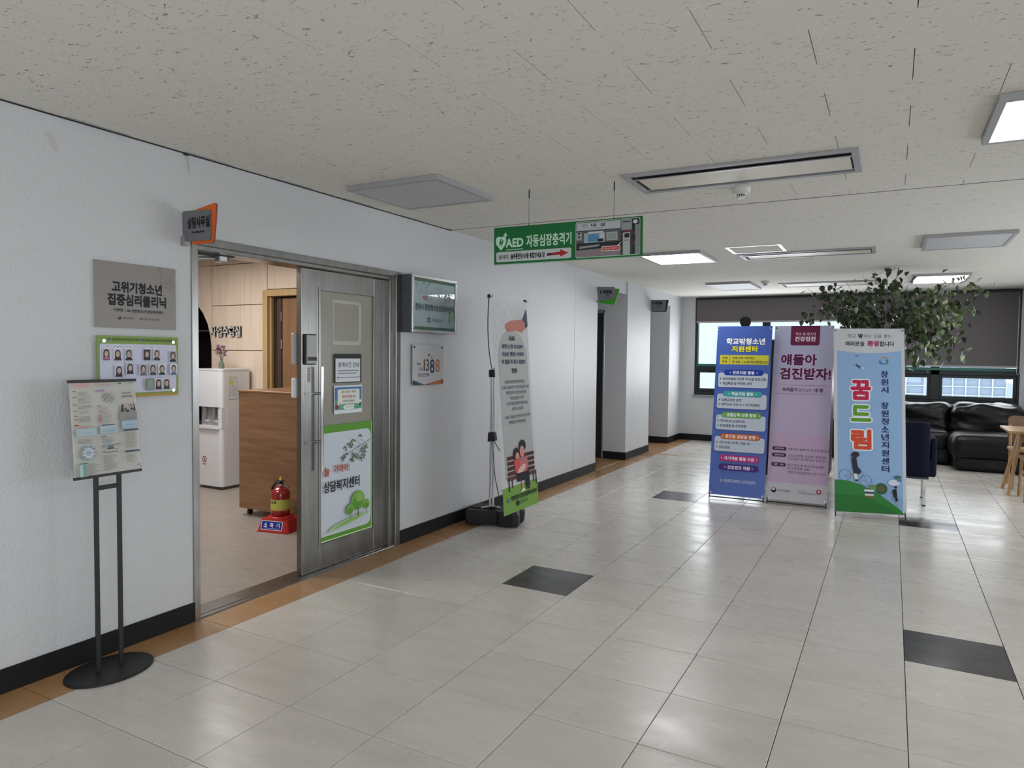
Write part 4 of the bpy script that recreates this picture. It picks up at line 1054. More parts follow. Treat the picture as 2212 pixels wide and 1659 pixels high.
for q in ([(.45, .14), (.58, .22)], [(.48, .125), (.62, .2)], [(.44, .19), (.54, .125)], [(.47, .215), (.6, .13)], [(.52, .23), (.64, .16)], [(.46, .16), (.52, .235)], [(.53, .13), (.63, .18)], [(.57, .235), (.65, .19)]): A.line(q, .0022, '#7d7d84')
A.ring(.56, .175, .10, .0015, '#9a9aa2', a0=-60, a1=70)
A.rect(.38, .26, .43, .268, '#95403c'); para(.39, .58, .28, 6, '#ad9a98', sd=7)
for i in range(6): A.rect(.38, .36 + i * .014, .43, .369 + i * .014, '#b0608a'); A.rect(.44, .363 + i * .014, .6 - .02 * (i % 3), .366 + i * .014, '#8f8e88')
A.ell(.73, .03, .03, .008, '#5a6a62'); A.ell(.92, .028, .03, .007, '#7c9aa2')
A.text(.77, .125, .90, .148, '청소년전문', '#7a4a5a', .02); A.text(.75, .163, .93, .185, '상담복지센터', '#4a3440', .03)
A.rect(.70, .34, .98, .44, '#8e8c8a'); A.text(.78, .40, .93, .415, '창원청소년상담', '#55555a', .01, res=1)
A.poly([(.72, .34), (.74, .27), (.75, .25), (.765, .27), (.775, .34)], '#4a2e34'); A.poly([(.92, .34), (.935, .29), (.92, .24), (.945, .27), (.965, .33)], '#443238')
for cx in (.80, .90): A.poly([(cx - .03, .32), (cx, .295), (cx + .03, .32)], '#33262c')
A.ell(.83, .335, .03, .01, '#201c20'); A.ell(.83, .27, .05, .012, '#c99aa2'); A.ell(.88, .275, .03, .01, '#6a7a6a')
A.rect(.03, .49, .33, .565, '#a7bac0'); A.text(.1, .53, .26, .542, '주요사업 소개', '#6088a0', .01, res=1)
A.rect(.38, .475, .66, .56, '#a5b4bc'); A.rect(.42, .465, .60, .475, '#3c5670'); A.text(.42, .525, .6, .54, '청소년안전망', '#4a789c', .01, res=1)
A.rect(.72, .44, .98, .52, '#9fb5c4'); A.text(.77, .48, .92, .495, '긴급상담전화', '#4a789c', .01, res=1)
para(.04, .33, .60, 4, sd=3); A.ring(.19, .745, .11, .006, '#93a6b4'); A.ell(.19, .745, .105, .074, '#aab6be'); A.ell(.19, .745, .075, .053, '#c0c4c2'); A.ell(.19, .745, .045, .032, '#9fb0bc'); A.text(.155, .735, .225, .755, '센터', '#5f7486', .01, res=1)
for k in range(10):
    a = R(36 * k); A.ell(.19 + .09 * math.cos(a), .745 + .064 * math.sin(a), .026, .010, ['#b58a96', '#8f93a0', '#8fa2b0', '#7f94a4', '#7c8894'][k % 5], n=10)
A.rect(.04, .845, .17, .853, '#3f6f66'); A.rect(.04, .86, .09, .985, '#a9c2bc'); A.rect(.1, .86, .14, .985, '#6fa294'); para(.16, .33, .86, 9, sd=8)
A.rect(.38, .585, .46, .594, '#557080'); para(.38, .66, .61, 3, sd=4); A.rect(.4, .65, .55, .656, '#6a94b0'); A.rect(.4, .67, .55, .676, '#6a94b0')
A.rect(.47, .69, .56, .702, '#55585e'); A.rect(.46, .71, .56, .728, '#46484e'); A.rect(.37, .69, .43, .698, '#66686e'); A.rect(.57, .68, .67, .688, '#66686e'); A.rect(.38, .74, .44, .746, '#66686e'); A.rect(.39, .757, .62, .765, '#66686e'); A.rect(.57, .73, .63, .736, '#66686e')
para(.39, .63, .79, 13, sd=12); A.rect(.72, .535, .96, .553, '#3c4a6a'); para(.74, .97, .575, 13, sd=13); A.rect(.72, .765, .96, .785, '#4a5068'); para(.74, .9, .81, 7, sd=14); A.ell(.93, .93, .03, .008, '#7a8a84'); A.ell(.96, .955, .01, .007, '#4a4a50')
A.build(t, Mp @ Matrix.Translation((0, 0, .0006)))

# ================================================================== TANK-BASED X BANNER BY THE WALL
t = root('standing_banner', (.40, 4.99, 0), 0, 'tall pale quote banner on a black tank base against the left wall', 'banner')
tx, ty = -.40, -4.99
# tank (long axis across the wall)
mb = MB()
def tank_pts(s):
    return [(x * s, y * s) for x, y in ((-.25, -.12), (-.22, -.16), (-.06, -.15), (-.03, -.13), (.05, -.13), (.08, -.16), (.21, -.17), (.25, -.13), (.25, -.07), (.225, -.04), (.225, .04), (.25, .07), (.25, .13), (.21, .17), (.08, .16), (.05, .13), (-.05, .13), (-.08, .16), (-.21, .17), (-.25, .13), (-.25, .05), (-.225, .02), (-.225, -.04))]
TB = Matrix.Translation((.285 + tx, 5.235 + ty, 0)) @ Matrix.Rotation(R(14), 4, 'Z')
lo = tank_pts(.94); md = tank_pts(.96); hi = tank_pts(.88); n = len(lo)
vs = [(x, y, .012) for x, y in lo] + [(x, y, .06) for x, y in md] + [(x, y, .105) for x, y in md] + [(x, y, .13) for x, y in hi]
mb.add(vs, [(k * n + i, k * n + (i + 1) % n, (k + 1) * n + (i + 1) % n, (k + 1) * n + i) for k in range(3) for i in range(n)], M_bplast, TB)
mb.add(vs[3 * n:], [tuple(range(n))], M_bplast, TB); mb.add(vs[:n], [tuple(range(n))[::-1]], M_bplast, TB)
for x in (-.17, .17): mb.bbox(x - .06, x + .06, -.11, .11, 0, .013, M_bplast, .004, TB)
mb.bbox(-.20, -.02, -.06, .06, .129, .14, M_bplast, .006, TB, 2); mb.build('base', t)
px0, py0 = .265 + tx, 5.20 + ty
mb = MB(); mb.cyl((px0 - .012, py0, .13), (px0 - .012, py0, 1.29), .0095, M_alu); mb.cyl((px0 + .012, py0 + .01, .13), (px0 + .012, py0 + .01, 1.29), .0095, M_alu); mb.build('pole', t)
mb = MB(); mb.bbox(px0 - .05, px0 + .05, py0 - .02, py0 + .03, .136, .15, M_blk, .004); mb.tube([(px0 - .07, py0 - .05, .138), (px0, py0, .15), (px0 + .08, py0 + .03, .14)], .008, M_alu); mb.build('foot_clamp', t)
mb = MB(); mb.bbox(px0 - .028, px0 + .028, py0 - .018, py0 + .026, 1.27, 1.335, M_blk, .006, seg=2); mb.build('upper_joint', t)
mb = MB(); mb.prism(rq([(-.045, -.03), (.03, -.045), (.045, .03), (-.01, .045)], .01), -.02, .02, M_blk, Matrix.Translation((px0, py0, .755)) @ Matrix.Rotation(R(90), 4, 'X') @ Matrix.Rotation(R(20), 4, 'Z')); mb.build('lower_joint', t)
BL = .085; BW, BH, BZ = .6, 1.706, .214
def bpt(u, v, w=0):   # banner corner in the root frame (u along +y, v up)
    return Vector((.684 - (v * BH) * math.sin(BL) + tx + w, 4.68 + u * BW + ty, BZ + v * BH * math.cos(BL)))
for u, v, name in ((0, 1, 'top'), (1, 1, 'top')):
    a = Vector((px0, py0, 1.32)); b = bpt(u, v, -.01); c = (a + b) / 2 + Vector((-.02, (-.05 if u == 0 else .05), -.05))
    pts = [a * (1 - s) ** 2 + c * 2 * s * (1 - s) + b * s * s for s in [i / 8 for i in range(9)]]
    mb = MB(); mb.tube(pts, .004, M_blk, n=7); mb.bbox(b.x - .012, b.x + .012, b.y - .008, b.y + .008, b.z - .012, b.z + .018, M_blk, .003)
    mb.tube([b + Vector((0, 0, .0)), b + Vector((.02, .015, .0)), b + Vector((.022, .02, .012))], .003, M_blk, n=5); mb.build('arm', t)
for u in (0, 1):
    a = Vector((px0, py0, .75)); b = bpt(u, 0, -.01)
    mb = MB(); mb.tube([a, a * .5 + b * .5 + Vector((-.02, 0, -.02)), b], .0035, M_blk, n=6); mb.build('arm', t)
# sheet: print space (X -> +y, Y -> up, Z -> +x)
MBn = Matrix(((0, -math.sin(BL), math.cos(BL), .684 + tx), (1, 0, 0, 4.68 + ty), (0, math.cos(BL), math.sin(BL), BZ), (0, 0, 0, 1)))
bow = lambda u, v: -.018 * math.sin(PI * min(max(u, 0), 1)) * .3
mb = MB()
N = 12; M_ban = mat('translucent_banner_vinyl', (.56, .56, .57), .3)
def sheet(mb, W_, H_, m, MX, nx=10, ny=14, f=None, th=.0008):
    f = f or (lambda u, v: 0)
    for zz, fl in ((0, False), (-th, True)):
        vs = [(W_ * i / nx, H_ * j / ny, f(i / nx, j / ny) + zz) for j in range(ny + 1) for i in range(nx + 1)]
        fs = [(j * (nx + 1) + i, j * (nx + 1) + i + 1, (j + 1) * (nx + 1) + i + 1, (j + 1) * (nx + 1) + i) for j in range(ny) for i in range(nx)]
        if fl: fs = [q[::-1] for q in fs]
        mb.add(vs, fs, m, MX, True)
sheet(mb, BW, BH, M_ban, MBn); mb.build('banner_sheet', t)
A = Art(BW, BH)
g = '#b1b2ac'
pts = [(.11, .84), (.11, .29)] + [(.52 - .41 * math.cos(R(a)), .29 - .145 * math.sin(R(a))) for a in range(0, 181, 12)] + [(.93, .84)]
A.poly(pts, '#8e8f90'); A.poly([(.52 + (u - .52) * .985, .5 + (v - .5) * .997) for u, v in pts], '#a9aaa7')
A.rect(.0, .878, 1, 1, '#749a42', 0)
for u, v in ((.05, .05), (.16, .03), (.08, .12), (.55, .05), (.3, .10), (.08, .17), (.06, .22), (.95, .19), (.68, .07), (.75, .04), (.35, .06), (.95, .25)): A.line([(u, v), (u + .01, v + .016)], .004, '#8f9194')
A.poly([(.99, .035), (.84, .095), (.93, .135), (.998, .12)], '#28304e')
A.poly([(.34, .135), (.38, .118), (.48, .105), (.60, .098), (.72, .095), (.84, .09), (.92, .11), (.89, .14), (.80, .155), (.72, .152), (.62, .145), (.50, .155), (.40, .155)], '#b96f60')
A.line([(.37, .142), (.45, .136)], .003, '#7a3f3a'); A.line([(.39, .15), (.47, .145)], .003, '#7a3f3a')
A.text(.43, .172, .50, .198, '\u201c', '#101014', .02); A.text(.51, .172, .58, .198, '\u201c', '#101014', .02)
A.text(.22, .214, .80, .236, '분명 난 잘 하고있어', '#232c5c', .04); A.text(.21, .25, .82, .272, '오늘은 괜찮니 난에게', '#232c5c', .04); A.text(.19, .286, .85, .309, '이 말을 꼭 하고 싶었어', '#20284a', .04)
A.text(.45, .328, .52, .354, '\u201d', '#101014', .02); A.text(.53, .328, .60, .354, '\u201d', '#101014', .02)
for i, (s_, u0, u1) in enumerate((('창원청소년상담복지센터에서는', .24, .80), ('도움이 필요한 위기청소년을 위해', .15, .90), ('전문상담과 다양한 서비스를', .25, .82), ('청소년을 돕기 위해', .35, .74), ('고위기청소년집중심리클리닉을', .25, .84), ('운영하고 있습니다.', .38, .72))):
    A.text(u0, .384 + i * .0255, u1, .401 + i * .0255, s_, '#4c4f58', .02, res=1)
A.text(.17, .548, .88, .565, '도움이 필요한 청소년이 있다면', '#4c4f58', .02, res=1); A.text(.27, .574, .77, .591, '언제든지 연락주세요.', '#4c4f58', .02, res=1)
# bench and the two seated figures of the illustration
bc = '#4e1f20'
for i in range(4): A.rect(.16, .738 + i * .024, .93, .755 + i * .024, bc)
A.rect(.14, .832, .97, .85, '#5a3626')
for u in (.16, .25, .86, .94): A.rect(u, .848, u + .025, .90 if u in (.16, .94) else .885, '#141212')
A.ell(.60, .70, .10, .028, '#19181c'); A.ell(.42, .735, .09, .032, '#231c20'); A.ell(.58, .728, .065, .028, '#c98a80'); A.ell(.44, .748, .055, .022, '#cf8f84')
A.poly([(.33, .765), (.46, .75), (.56, .79), (.52, .83), (.36, .82)], '#c8504a'); A.poly([(.5, .765), (.70, .75), (.74, .80), (.66, .835), (.50, .825)], '#b9696a'); A.ell(.54, .81, .13, .016, '#d5b3a4', rot=20)
A.poly([(.38, .825), (.74, .825), (.76, .90), (.64, .90), (.62, .865), (.40, .865)], '#17161a'); A.poly([(.50, .865), (.54, .865), (.56, .905), (.53, .905)], '#c79f88'); A.poly([(.46, .917), (.54, .90), (.62, .914)], '#dfe3cc')
A.ell(.70, .907, .05, .006, '#17161a')
A.text(.20, .92, .94, .944, '창원청소년상담복지센터', '#16240e', .05, res=1); A.ell(.12, .935, .035, .009, '#4a8aa0'); A.ell(.12, .94, .02, .006, '#2a5a80')
A.ell(.37, .962, .038, .0125, '#10140c'); A.text(.42, .953, .66, .969, '225-3900', '#3d5c26', .02, res=1)
for mb_ in (A.a, A.l): pass
A.build(t, MBn @ Matrix.Translation((0, 0, .0005)))

# ================================================================== THREE X BANNERS IN THE HALL
def xbanner(x, y, yw, lean, W_, H_, label, artf, face='#3e5fb0', curl=0):
    t = root('standing_banner', (x + math.cos(yw) * W_ / 2, y + math.sin(yw) * W_ / 2, 0), yw, label, 'banner')
    z0 = .045
    M = face_M(-W_ / 2, z0, 0, lean)
    f = lambda u, v: curl * math.sin(PI * u) * (1 - .5 * v)
    mb = MB(); sheet(mb, W_, H_, mat('vinyl_' + face.strip('#'), face, .32), M, f=f)
    mb.build('banner_sheet', t)
    A = Art(W_, H_, warp=None); artf(A)
    if curl: 
        for q in (A.a, A.l): q.v = [(a, b, c + f(a / W_, b / H_) + .0006) for a, b, c in q.v]
    A.build(t, M)
    for u in (.03, .97):
        for v in (.012, .985):
            e = MB(); e.lathe([(.006, .0022), (.011, .0035), (.013, .0022), (.013, -.001)], M_chrome, M @ Matrix.Translation((u * W_, v * H_, f(u, v))), 12, False); e.build('eyelet', t)
    hub = Vector((0, .12 + .75 * math.sin(lean), .80))
    mb = MB(); mb.bbox(-.03, .03, hub.y - .02, hub.y + .02, hub.z - .04, hub.z + .04, M_blk, .008, seg=2); mb.build('hub', t)
    for u, v in ((.02, .99), (.98, .99), (.02, .015), (.98, .015)):
        p = M @ Vector((u * W_, v * H_, -.006)); a = MB(); mid = (hub + p) / 2 + Vector((0, .03, 0))
        pts = [hub * (1 - s) ** 2 + mid * 2 * s * (1 - s) + p * s * s for s in [i / 6 for i in range(7)]]
        a.tube(pts, .0045, M_blk, n=6)
        if v > .5: a.tube([p, p + Vector((0, -.012, .004)), p + Vector((0, -.014, -.008))], .004, M_blk, n=5)
        else: a.tube([p + Vector((0, 0, .01)), p + Vector((0, -.01, -.02)), Vector((p.x * 1.01, p.y - .02, .006))], .006, M_blk, n=6)
        a.build('arm', t)
    mb = MB(); mb.tube([hub, (0, hub.y + .30, .006)], .008, M_blk, n=7); mb.build('rear_leg', t)
    mb = MB(); mb.cyl((-W_ / 2 + .01, .012, .02), (W_ / 2 - .01, .012, .02), .006, M_alu if face == '#c8d0dc' else M_blk); mb.build('foot_bar', t)
    return t
def art1(A):
    A.text(.17, .085, .88, .145, '학교밖청소년', '#f2f4fa', .05, ('#0d1440', .06)); A.text(.28, .152, .75, .205, '지원센터', '#ece23a', .05, ('#141428', .06))
    A.rect(.07, .233, .96, .30, '#d2c93c'); A.rect(.245, .235, .252, .298, '#40402a')
    A.text(.11, .243, .205, .262, '지원', '#26262a', .03); A.text(.11, .27, .205, .289, '대상', '#26262a', .03)
    A.text(.30, .243, .71, .262, '창원시에 거주하는', '#26262a', .02); A.text(.30, .27, .94, .290, '만 9세 ~ 24세 학교밖청소년', '#26262a', .02)
    def sec(v, c, h, l1, w1, l2, w2, hw):
        A.rect(.055, v + .025, .965, v + .125, '#2b3e86', .024); A.rect(.06, v + .026, .96, v + .123, '#c3cbd8', .022)
        A.rect(.16, v, .88, v + .041, '#25346e', .031); A.rect(.163, v + .001, .877, v + .039, c, .03)
        A.text(.52 - hw / 2, v + .0085, .52 + hw / 2, v + .031, h, '#eef0f6', .035)
        for s_ in (-1, 1): A.ell(.52 + s_ * (hw / 2 + .045), v + .021, .009, .0035, '#eef0f6', n=8)
        A.ell(.105, v + .067, .011, .0045, '#33405c', n=8); A.ell(.105, v + .098, .011, .0045, '#33405c', n=8)
        A.text(.145, v + .057, .145 + w1, v + .077, l1, '#283048', .02, res=1); A.text(.145, v + .088, .145 + w2, v + .108, l2, '#283048', .02, res=1)
    sec(.333, '#1c3c9e', '진로지원 활동', '진로자립동기강화 ‘두드림 프로그램’', .79, '직업체험 및 자격증 과정', .53, .40)
    sec(.478, '#3fa3a3', '학습지원 활동', '검정고시반 운영', .36, '대학입시 지원 (1:1 입시컨설팅)', .70, .40)
    sec(.624, '#6aa84c', '생활능력 강화 활동', '자치모임 (소빛파워)', .45, '문화체험 및 수학여행', .47, .54)
    sec(.77, '#cf6a24', '꿈드림 상담실 운영', '개인상담 (진로, 학습 등)', .57, '부모상담', .20, .54)
    A.k += 2
def art1b(A):
    # the sections are laid out on the sheet as in the photograph: four cards, two pills, the centre's name
    A.text(.17, .072, .88, .112, '학교밖청소년', '#f2f4fa', .05, ('#0d1440', .06)); A.text(.28, .119, .75, .155, '지원센터', '#ece23a', .05, ('#141428', .06))
    A.rect(.07, .175, .96, .231, '#d2c93c'); A.rect(.25, .177, .257, .229, '#40402a')
    A.text(.11, .184, .21, .20, '지원', '#26262a', .03); A.text(.11, .207, .21, .222, '대상', '#26262a', .03)
    A.text(.30, .184, .71, .20, '창원시에 거주하는', '#26262a', .02); A.text(.30, .207, .94, .224, '만 9세 ~ 24세 학교밖청소년', '#26262a', .02)
    def sec(v, c, h, l1, w1, l2, w2, hw):
        A.rect(.055, v + .018, .965, v + .108, '#2b3e86', .024); A.rect(.06, v + .019, .96, v + .106, '#c3cbd8', .022)
        A.rect(.16, v, .88, v + .035, '#25346e', .030); A.rect(.163, v + .001, .877, v + .034, c, .029)
        A.text(.52 - hw / 2, v + .007, .52 + hw / 2, v + .028, h, '#eef0f6', .035)
        for s_ in (-1, 1): A.ell(.52 + s_ * (hw / 2 + .045), v + .018, .009, .0035, '#eef0f6', n=8)
        A.ell(.105, v + .055, .011, .0045, '#33405c', n=8); A.ell(.105, v + .082, .011, .0045, '#33405c', n=8)
        A.text(.145, v + .047, .145 + w1, v + .064, l1, '#283048', .02, res=1); A.text(.145, v + .074, .145 + w2, v + .091, l2, '#283048', .02, res=1)
    sec(.262, '#1c3c9e', '진로지원 활동', '진로자립동기강화 ‘두드림 프로그램’', .79, '직업체험 및 자격증 과정', .53, .40)
    sec(.388, '#3fa3a3', '학습지원 활동', '검정고시반 운영', .36, '대학입시 지원 (1:1 입시컨설팅)', .70, .40)
    sec(.513, '#6aa84c', '생활능력 강화 활동', '자치모임 (소빛파워)', .45, '문화체험 및 수학여행', .47, .54)
    sec(.640, '#cf6a24', '꿈드림 상담실 운영', '개인상담 (진로, 학습 등)', .57, '부모상담', .20, .54)
    for v, c, s_, hw in ((.766, '#b5327e', '자기계발 활동 지원', .54), (.818, '#45267e', '건강검진 지원', .40)):
        A.rect(.16, v, .88, v + .037, c, .031); A.text(.52 - hw / 2, v + .008, .52 + hw / 2, v + .029, s_, '#eef0f6', .035)
        for q in (-1, 1): A.ell(.52 + q * (hw / 2 + .045), v + .018, .009, .0035, '#eef0f6', n=8)
    A.ell(.22, .915, .03, .009, '#86a8c4'); A.text(.27, .905, .83, .925, '창원학교밖청소년지원센터', '#c9d2e8', .02)
xbanner(1.650, 7.31, .03, .175, .55, 1.775, 'blue support-centre banner with four white cards, leftmost of the hall trio', art1b, '#4562b2')
def art2(A):
    A.rect(0, 0, 1, .30, '#b3b2cc'); A.rect(0, .3, 1, .62, '#bfb0cb'); A.rect(0, .62, 1, .90, '#c4a9c6'); A.rect(0, .90, 1, 1, '#c6c5cb')
    A.rect(.28, .0, .77, .115, '#6a1d44', .02, (0, 0, 1, 1)); A.text(.36, .04, .70, .057, '학교 밖 청소년', '#dcc6d2', .02); A.text(.35, .063, .70, .092, '건강검진', '#f0e2ea', .04)
    A.text(.13, .165, .74, .232, '얘들아', '#5a1746', .05, ('#d9c6dc', .05)); A.text(.12, .245, .98, .315, '검진받자!', '#5a1746', .05, ('#d9c6dc', .05))
    A.rect(.11, .346, .93, .3475, '#7a5a7a'); A.rect(.11, .396, .93, .3975, '#7a5a7a')
    A.text(.18, .36, .43, .384, '쏙쏙들이', '#5a1746', .02); A.text(.46, .362, .68, .384, '알아보는', '#6a5a74', .01); A.text(.71, .36, .86, .384, '내 몸', '#5a1746', .03)
    for i, (v, s_, l1, w1) in enumerate(((.70, '검진대상', '9세이상 18세이하 학교 밖 청소년', .66), (.736, '검진항목', '상담 및 진찰, 요검사, 혈액검사,', .64), (.790, '문 의', '전국 학교 밖 청소년지원센터', .60))):
        A.rect(.06, v, .30, v + .021, '#43203e', .016); A.text(.10, v + .005, .26, v + .016, s_, '#d8c8d8', .02, res=1)
        A.text(.33, v + .003, .33 + w1, v + .018, l1, '#544458', .01, res=1)
    A.text(.33, .758, .94, .773, '구강검진, 흉부방사선 검사 등', '#544458', .01, res=1); A.text(.33, .811, .70, .826, '청소년전화 1388', '#544458', .01, res=1); A.text(.33, .832, .95, .847, '국민건강보험공단 1577-1000', '#544458', .01, res=1)
    A.ell(.12, .945, .045, .0145, '#1c1c20'); A.ell(.115, .940, .032, .007, '#c6c5cb'); A.text(.19, .939, .40, .952, '여성가족부', '#33333a', .01)
    A.text(.52, .932, .65, .94, '건강한', '#77777c', .0, res=1); A.text(.52, .945, .80, .955, '국민건강보험', '#6c6c72', .0); A.ell(.86, .936, .04, .013, '#9a2c3c'); A.ell(.86, .935, .018, .006, '#e8dade')
xbanner(2.213, 7.35, .02, .20, .56, 1.785, 'lilac health check banner with large purple headline, middle of the hall trio', art2, '#b9b4cc')
def art3(A):
    A.rect(0, 0, 1, 1, '#c8c8cc')
    pts = [(.05 + .905 * i / 10, .122 + .014 * math.sin(PI * i / 10)) for i in range(11)] + [(.955, .985), (.05, .985)]
    A.poly(pts, '#8fb0d6')
    A.text(.20, .03, .32, .052, '학교', '#3c4048', .01); A.text(.35, .028, .42, .055, '밖', '#26282c', .05); A.text(.43, .032, .53, .052, '에서', '#4c5058', .01); A.text(.57, .032, .68, .052, '길을', '#4c5058', .01); A.text(.71, .032, .82, .052, '찾는', '#4c5058', .01)
    A.text(.165, .07, .44, .098, '여러분을', '#22242a', .03); A.text(.48, .067, .64, .098, '환영', '#a52456', .05); A.text(.65, .07, .86, .098, '합니다', '#22242a', .03)
    for (c, v, col) in (('꿈', .283, '#bf1f4c'), ('드', .42, '#5f9a28'), ('림', .55, '#d04a28')):
        A.text(.235, v, .53, v + (.11 if c != '드' else .09), c, col, .06, ('#e6e8f0', .09))
    for i, ch in enumerate('창원시 창원청소년지원센터'):
        if ch == ' ': continue
        k = i - (1 if i > 3 else 0); v = .232 + i * .0424
        A.text(.665, v, .77, v + .036, ch, '#1c2c5c', .03)
    A.ring(.715, .175, .055, .009, '#c78a3c', a0=30, a1=140); A.ring(.70, .178, .055, .011, '#2c6ab0', a0=170, a1=290); A.ring(.715, .18, .055, .012, '#2c8a7c', a0=300, a1=400)
    A.poly([(.30, .15), (.35, .148), (.36, .152), (.31, .155)], '#5b7396'); A.poly([(.32, .195), (.40, .215), (.39, .225), (.31, .203)], '#3e5474'); A.poly([(.38, .21), (.44, .215), (.43, .228), (.38, .222)], '#b7c8e0')
    hill = [(.0, .825)] + [(.0 + i * .05, .825 + .00028 * (i ** 2.05) * 1.55) for i in range(0, 21)] + [(.98, 1.0), (.0, 1.0)]
    hill = [(.01, .825), (.2, .83), (.36, .845), (.5, .87), (.65, .90), (.8, .94), (.9, .965), (.97, .995), (.01, .995)]
    A.poly(hill, '#2e7d34'); A.poly([(.01, .90), (.4, .905), (.75, .96), (.88, .995), (.01, .995)], '#236e2a')
    A.ell(.655, .865, .085, .03, '#2f5a34'); A.ell(.66, .865, .05, .018, '#5a5a3c'); A.ell(.54, .86, .05, .015, '#6a8a4a')
    for i, c in enumerate(('#e6e8ea', '#3a4a66', '#dcdcd0', '#7a5a4a')): A.rect(.42 + .004 * i, .872 + i * .011, .55, .882 + i * .011, c)
    for cx, cy, r_ in ((.15, .80, .085), (.44, .825, .085)): A.ring(cx, cy, r_, .003, '#4a4c58'); A.line([(cx, cy), (cx + .03, cy + .012)], .003, '#4a4c58')
    A.line([(.15, .80), (.27, .795), (.40, .78), (.44, .825), (.30, .82), (.27, .795)], .003, '#a8788c'); A.line([(.38, .775), (.36, .765)], .004, '#4a4c58')
    A.poly([(.24, .705), (.31, .70), (.33, .75), (.38, .775), (.36, .79), (.28, .80), (.26, .76)], '#23283c'); A.ell(.30, .685, .055, .012, '#2a2228'); A.poly([(.22, .69), (.36, .69), (.30, .71)], '#33282c'); A.poly([(.27, .79), (.32, .79), (.33, .82), (.29, .82)], '#dcdad8'); A.poly([(.30, .82), (.34, .822), (.33, .83), (.29, .83)], '#20222c'); A.line([(.33, .73), (.42, .745)], .003, '#cfc4c0')
    A.ell(.83, .83, .08, .016, '#cfd8e4'); A.ell(.88, .80, .05, .008, '#3a6a5c'); A.ell(.90, .815, .035, .01, '#5a8a94')
    for cx, cy in ((.77, .905), (.89, .93)): A.ring(cx, cy, .05, .002, '#5c6474')
    A.poly([(.80, .87), (.86, .86), (.87, .90), (.83, .91)], '#16181c'); A.ell(.85, .852, .02, .006, '#2a2228'); A.line([(.77, .905), (.89, .93)], .002, '#8a6a74'); A.poly([(.84, .90), (.87, .90), (.88, .925), (.85, .93)], '#20242c')
xbanner(2.856, 7.06, .285, .14, .612, 1.72, 'light blue banner with a cyclist and green hill, rightmost of the hall trio', art3, '#c8d0dc')

# ================================================================== BEHIND THE BANNERS
t = root('display_cabinet', (2.22, 9.35, 0), 0, 'tall black cabinet mostly hidden behind the lilac banner', 'cabinet')
mb = MB(); mb.bbox(-.36, .44, -.2, .2, .06, 1.69, M_blk, .006); mb.build('body', t)
mb = MB(); mb.bbox(-.33, .035, -.215, -.2, .1, 1.66, M_bplast, .004); d_ = mb.build('door', t); mb = MB(); mb.cyl((.0, -.225, .8), (.0, -.225, 1.0), .006, M_alu); mb.build('handle', d_)
mb = MB(); mb.bbox(.045, .41, -.215, -.2, .1, 1.66, M_bplast, .004); d_ = mb.build('door', t); mb = MB(); mb.cyl((.08, -.225, .8), (.08, -.225, 1.0), .006, M_alu); mb.build('handle', d_)
mb = MB(); mb.bbox(-.33, .41, -.18, .18, 0, .06, M_blk, .004); mb.build('plinth', t)
t = root('coat_stand', (1.72, 8.75, 0), 0, 'dark pole with a rounded black top behind the blue banner', 'stand')
mb = MB(); mb.lathe([(.13, 0), (.13, .012), (.02, .03)], M_blk, n=24); mb.build('base', t)
mb = MB(); mb.cyl((0, 0, .03), (0, 0, 1.84), .015, M_blk); mb.build('pole', t)
mb = MB(); mb.lathe([(.012, 1.82), (.045, 1.84), (.062, 1.87), (.065, 1.90), (.055, 1.935), (.03, 1.95), (.01, 1.955)], mat('black_foam', (.01, .01, .01), .9, bump=(60, .8)), n=20); mb.build('top', t)

# artificial tree
t = root('potted_tree', (3.225, 9.15, 0), 0, 'tall leafy ficus tree spreading behind the light blue banner', 'plant')
mb = MB(); mb.lathe([(.13, 0), (.16, .02), (.19, .30), (.2, .32), (.18, .32), (.17, .29)], mat('grey_pot', (.16, .16, .16), .5), n=28); mb.build('pot', t)
mb = MB(); mb.lathe([(.168, .27), (.1, .285), (.01, .29)], mat('dark_soil', (.03, .02, .015), .95, bump=(60, .8)), n=24); mb.build('soil', t)
mb = MB()
for k in range(3):
    mb.tube([(.02 * math.cos(2.1 * k + z * 5), .02 * math.sin(2.1 * k + z * 5), .28 + z * 1.55) for z in [i / 14 for i in range(15)]], .017, M_bark, n=8, r1=.012)
mb.build('trunk', t)
rt = random.Random(21)
def wz(px, py, dy_=0):    # spot in the crown, in the tree's own frame
    return Vector((((px - 1909) * .00445 - .03) * 1.07, dy_, 1.4664 + (.7016 - (py - 640) * .0046) * 1.07))
tips = [(1740, 628), (1755, 618), (1780, 612), (1825, 615), (2115, 628), (1750, 640), (1765, 655), (1790, 640), (1810, 615), (1830, 640), (1860, 600), (1885, 585), (1912, 575), (1935, 590), (1960, 615), (1800, 690), (1775, 685), (1835, 690), (1860, 665), (1890, 640), (1840, 715),
        (1985, 640), (2010, 625), (2040, 615), (2075, 605), (2100, 615), (2050, 640), (2065, 665), (2045, 690), (2060, 715), (2030, 720), (2000, 700), (1985, 680), (2045, 745), (2060, 765), (2010, 760), (1985, 790), (1970, 815), (2020, 800), (1930, 660), (1950, 690), (1725, 685), (1975, 730), (1945, 735), (1905, 690), (2085, 690), (1990, 655), (2025, 660), (1870, 700), (2055, 780)]
twigs = MB(); LP = []
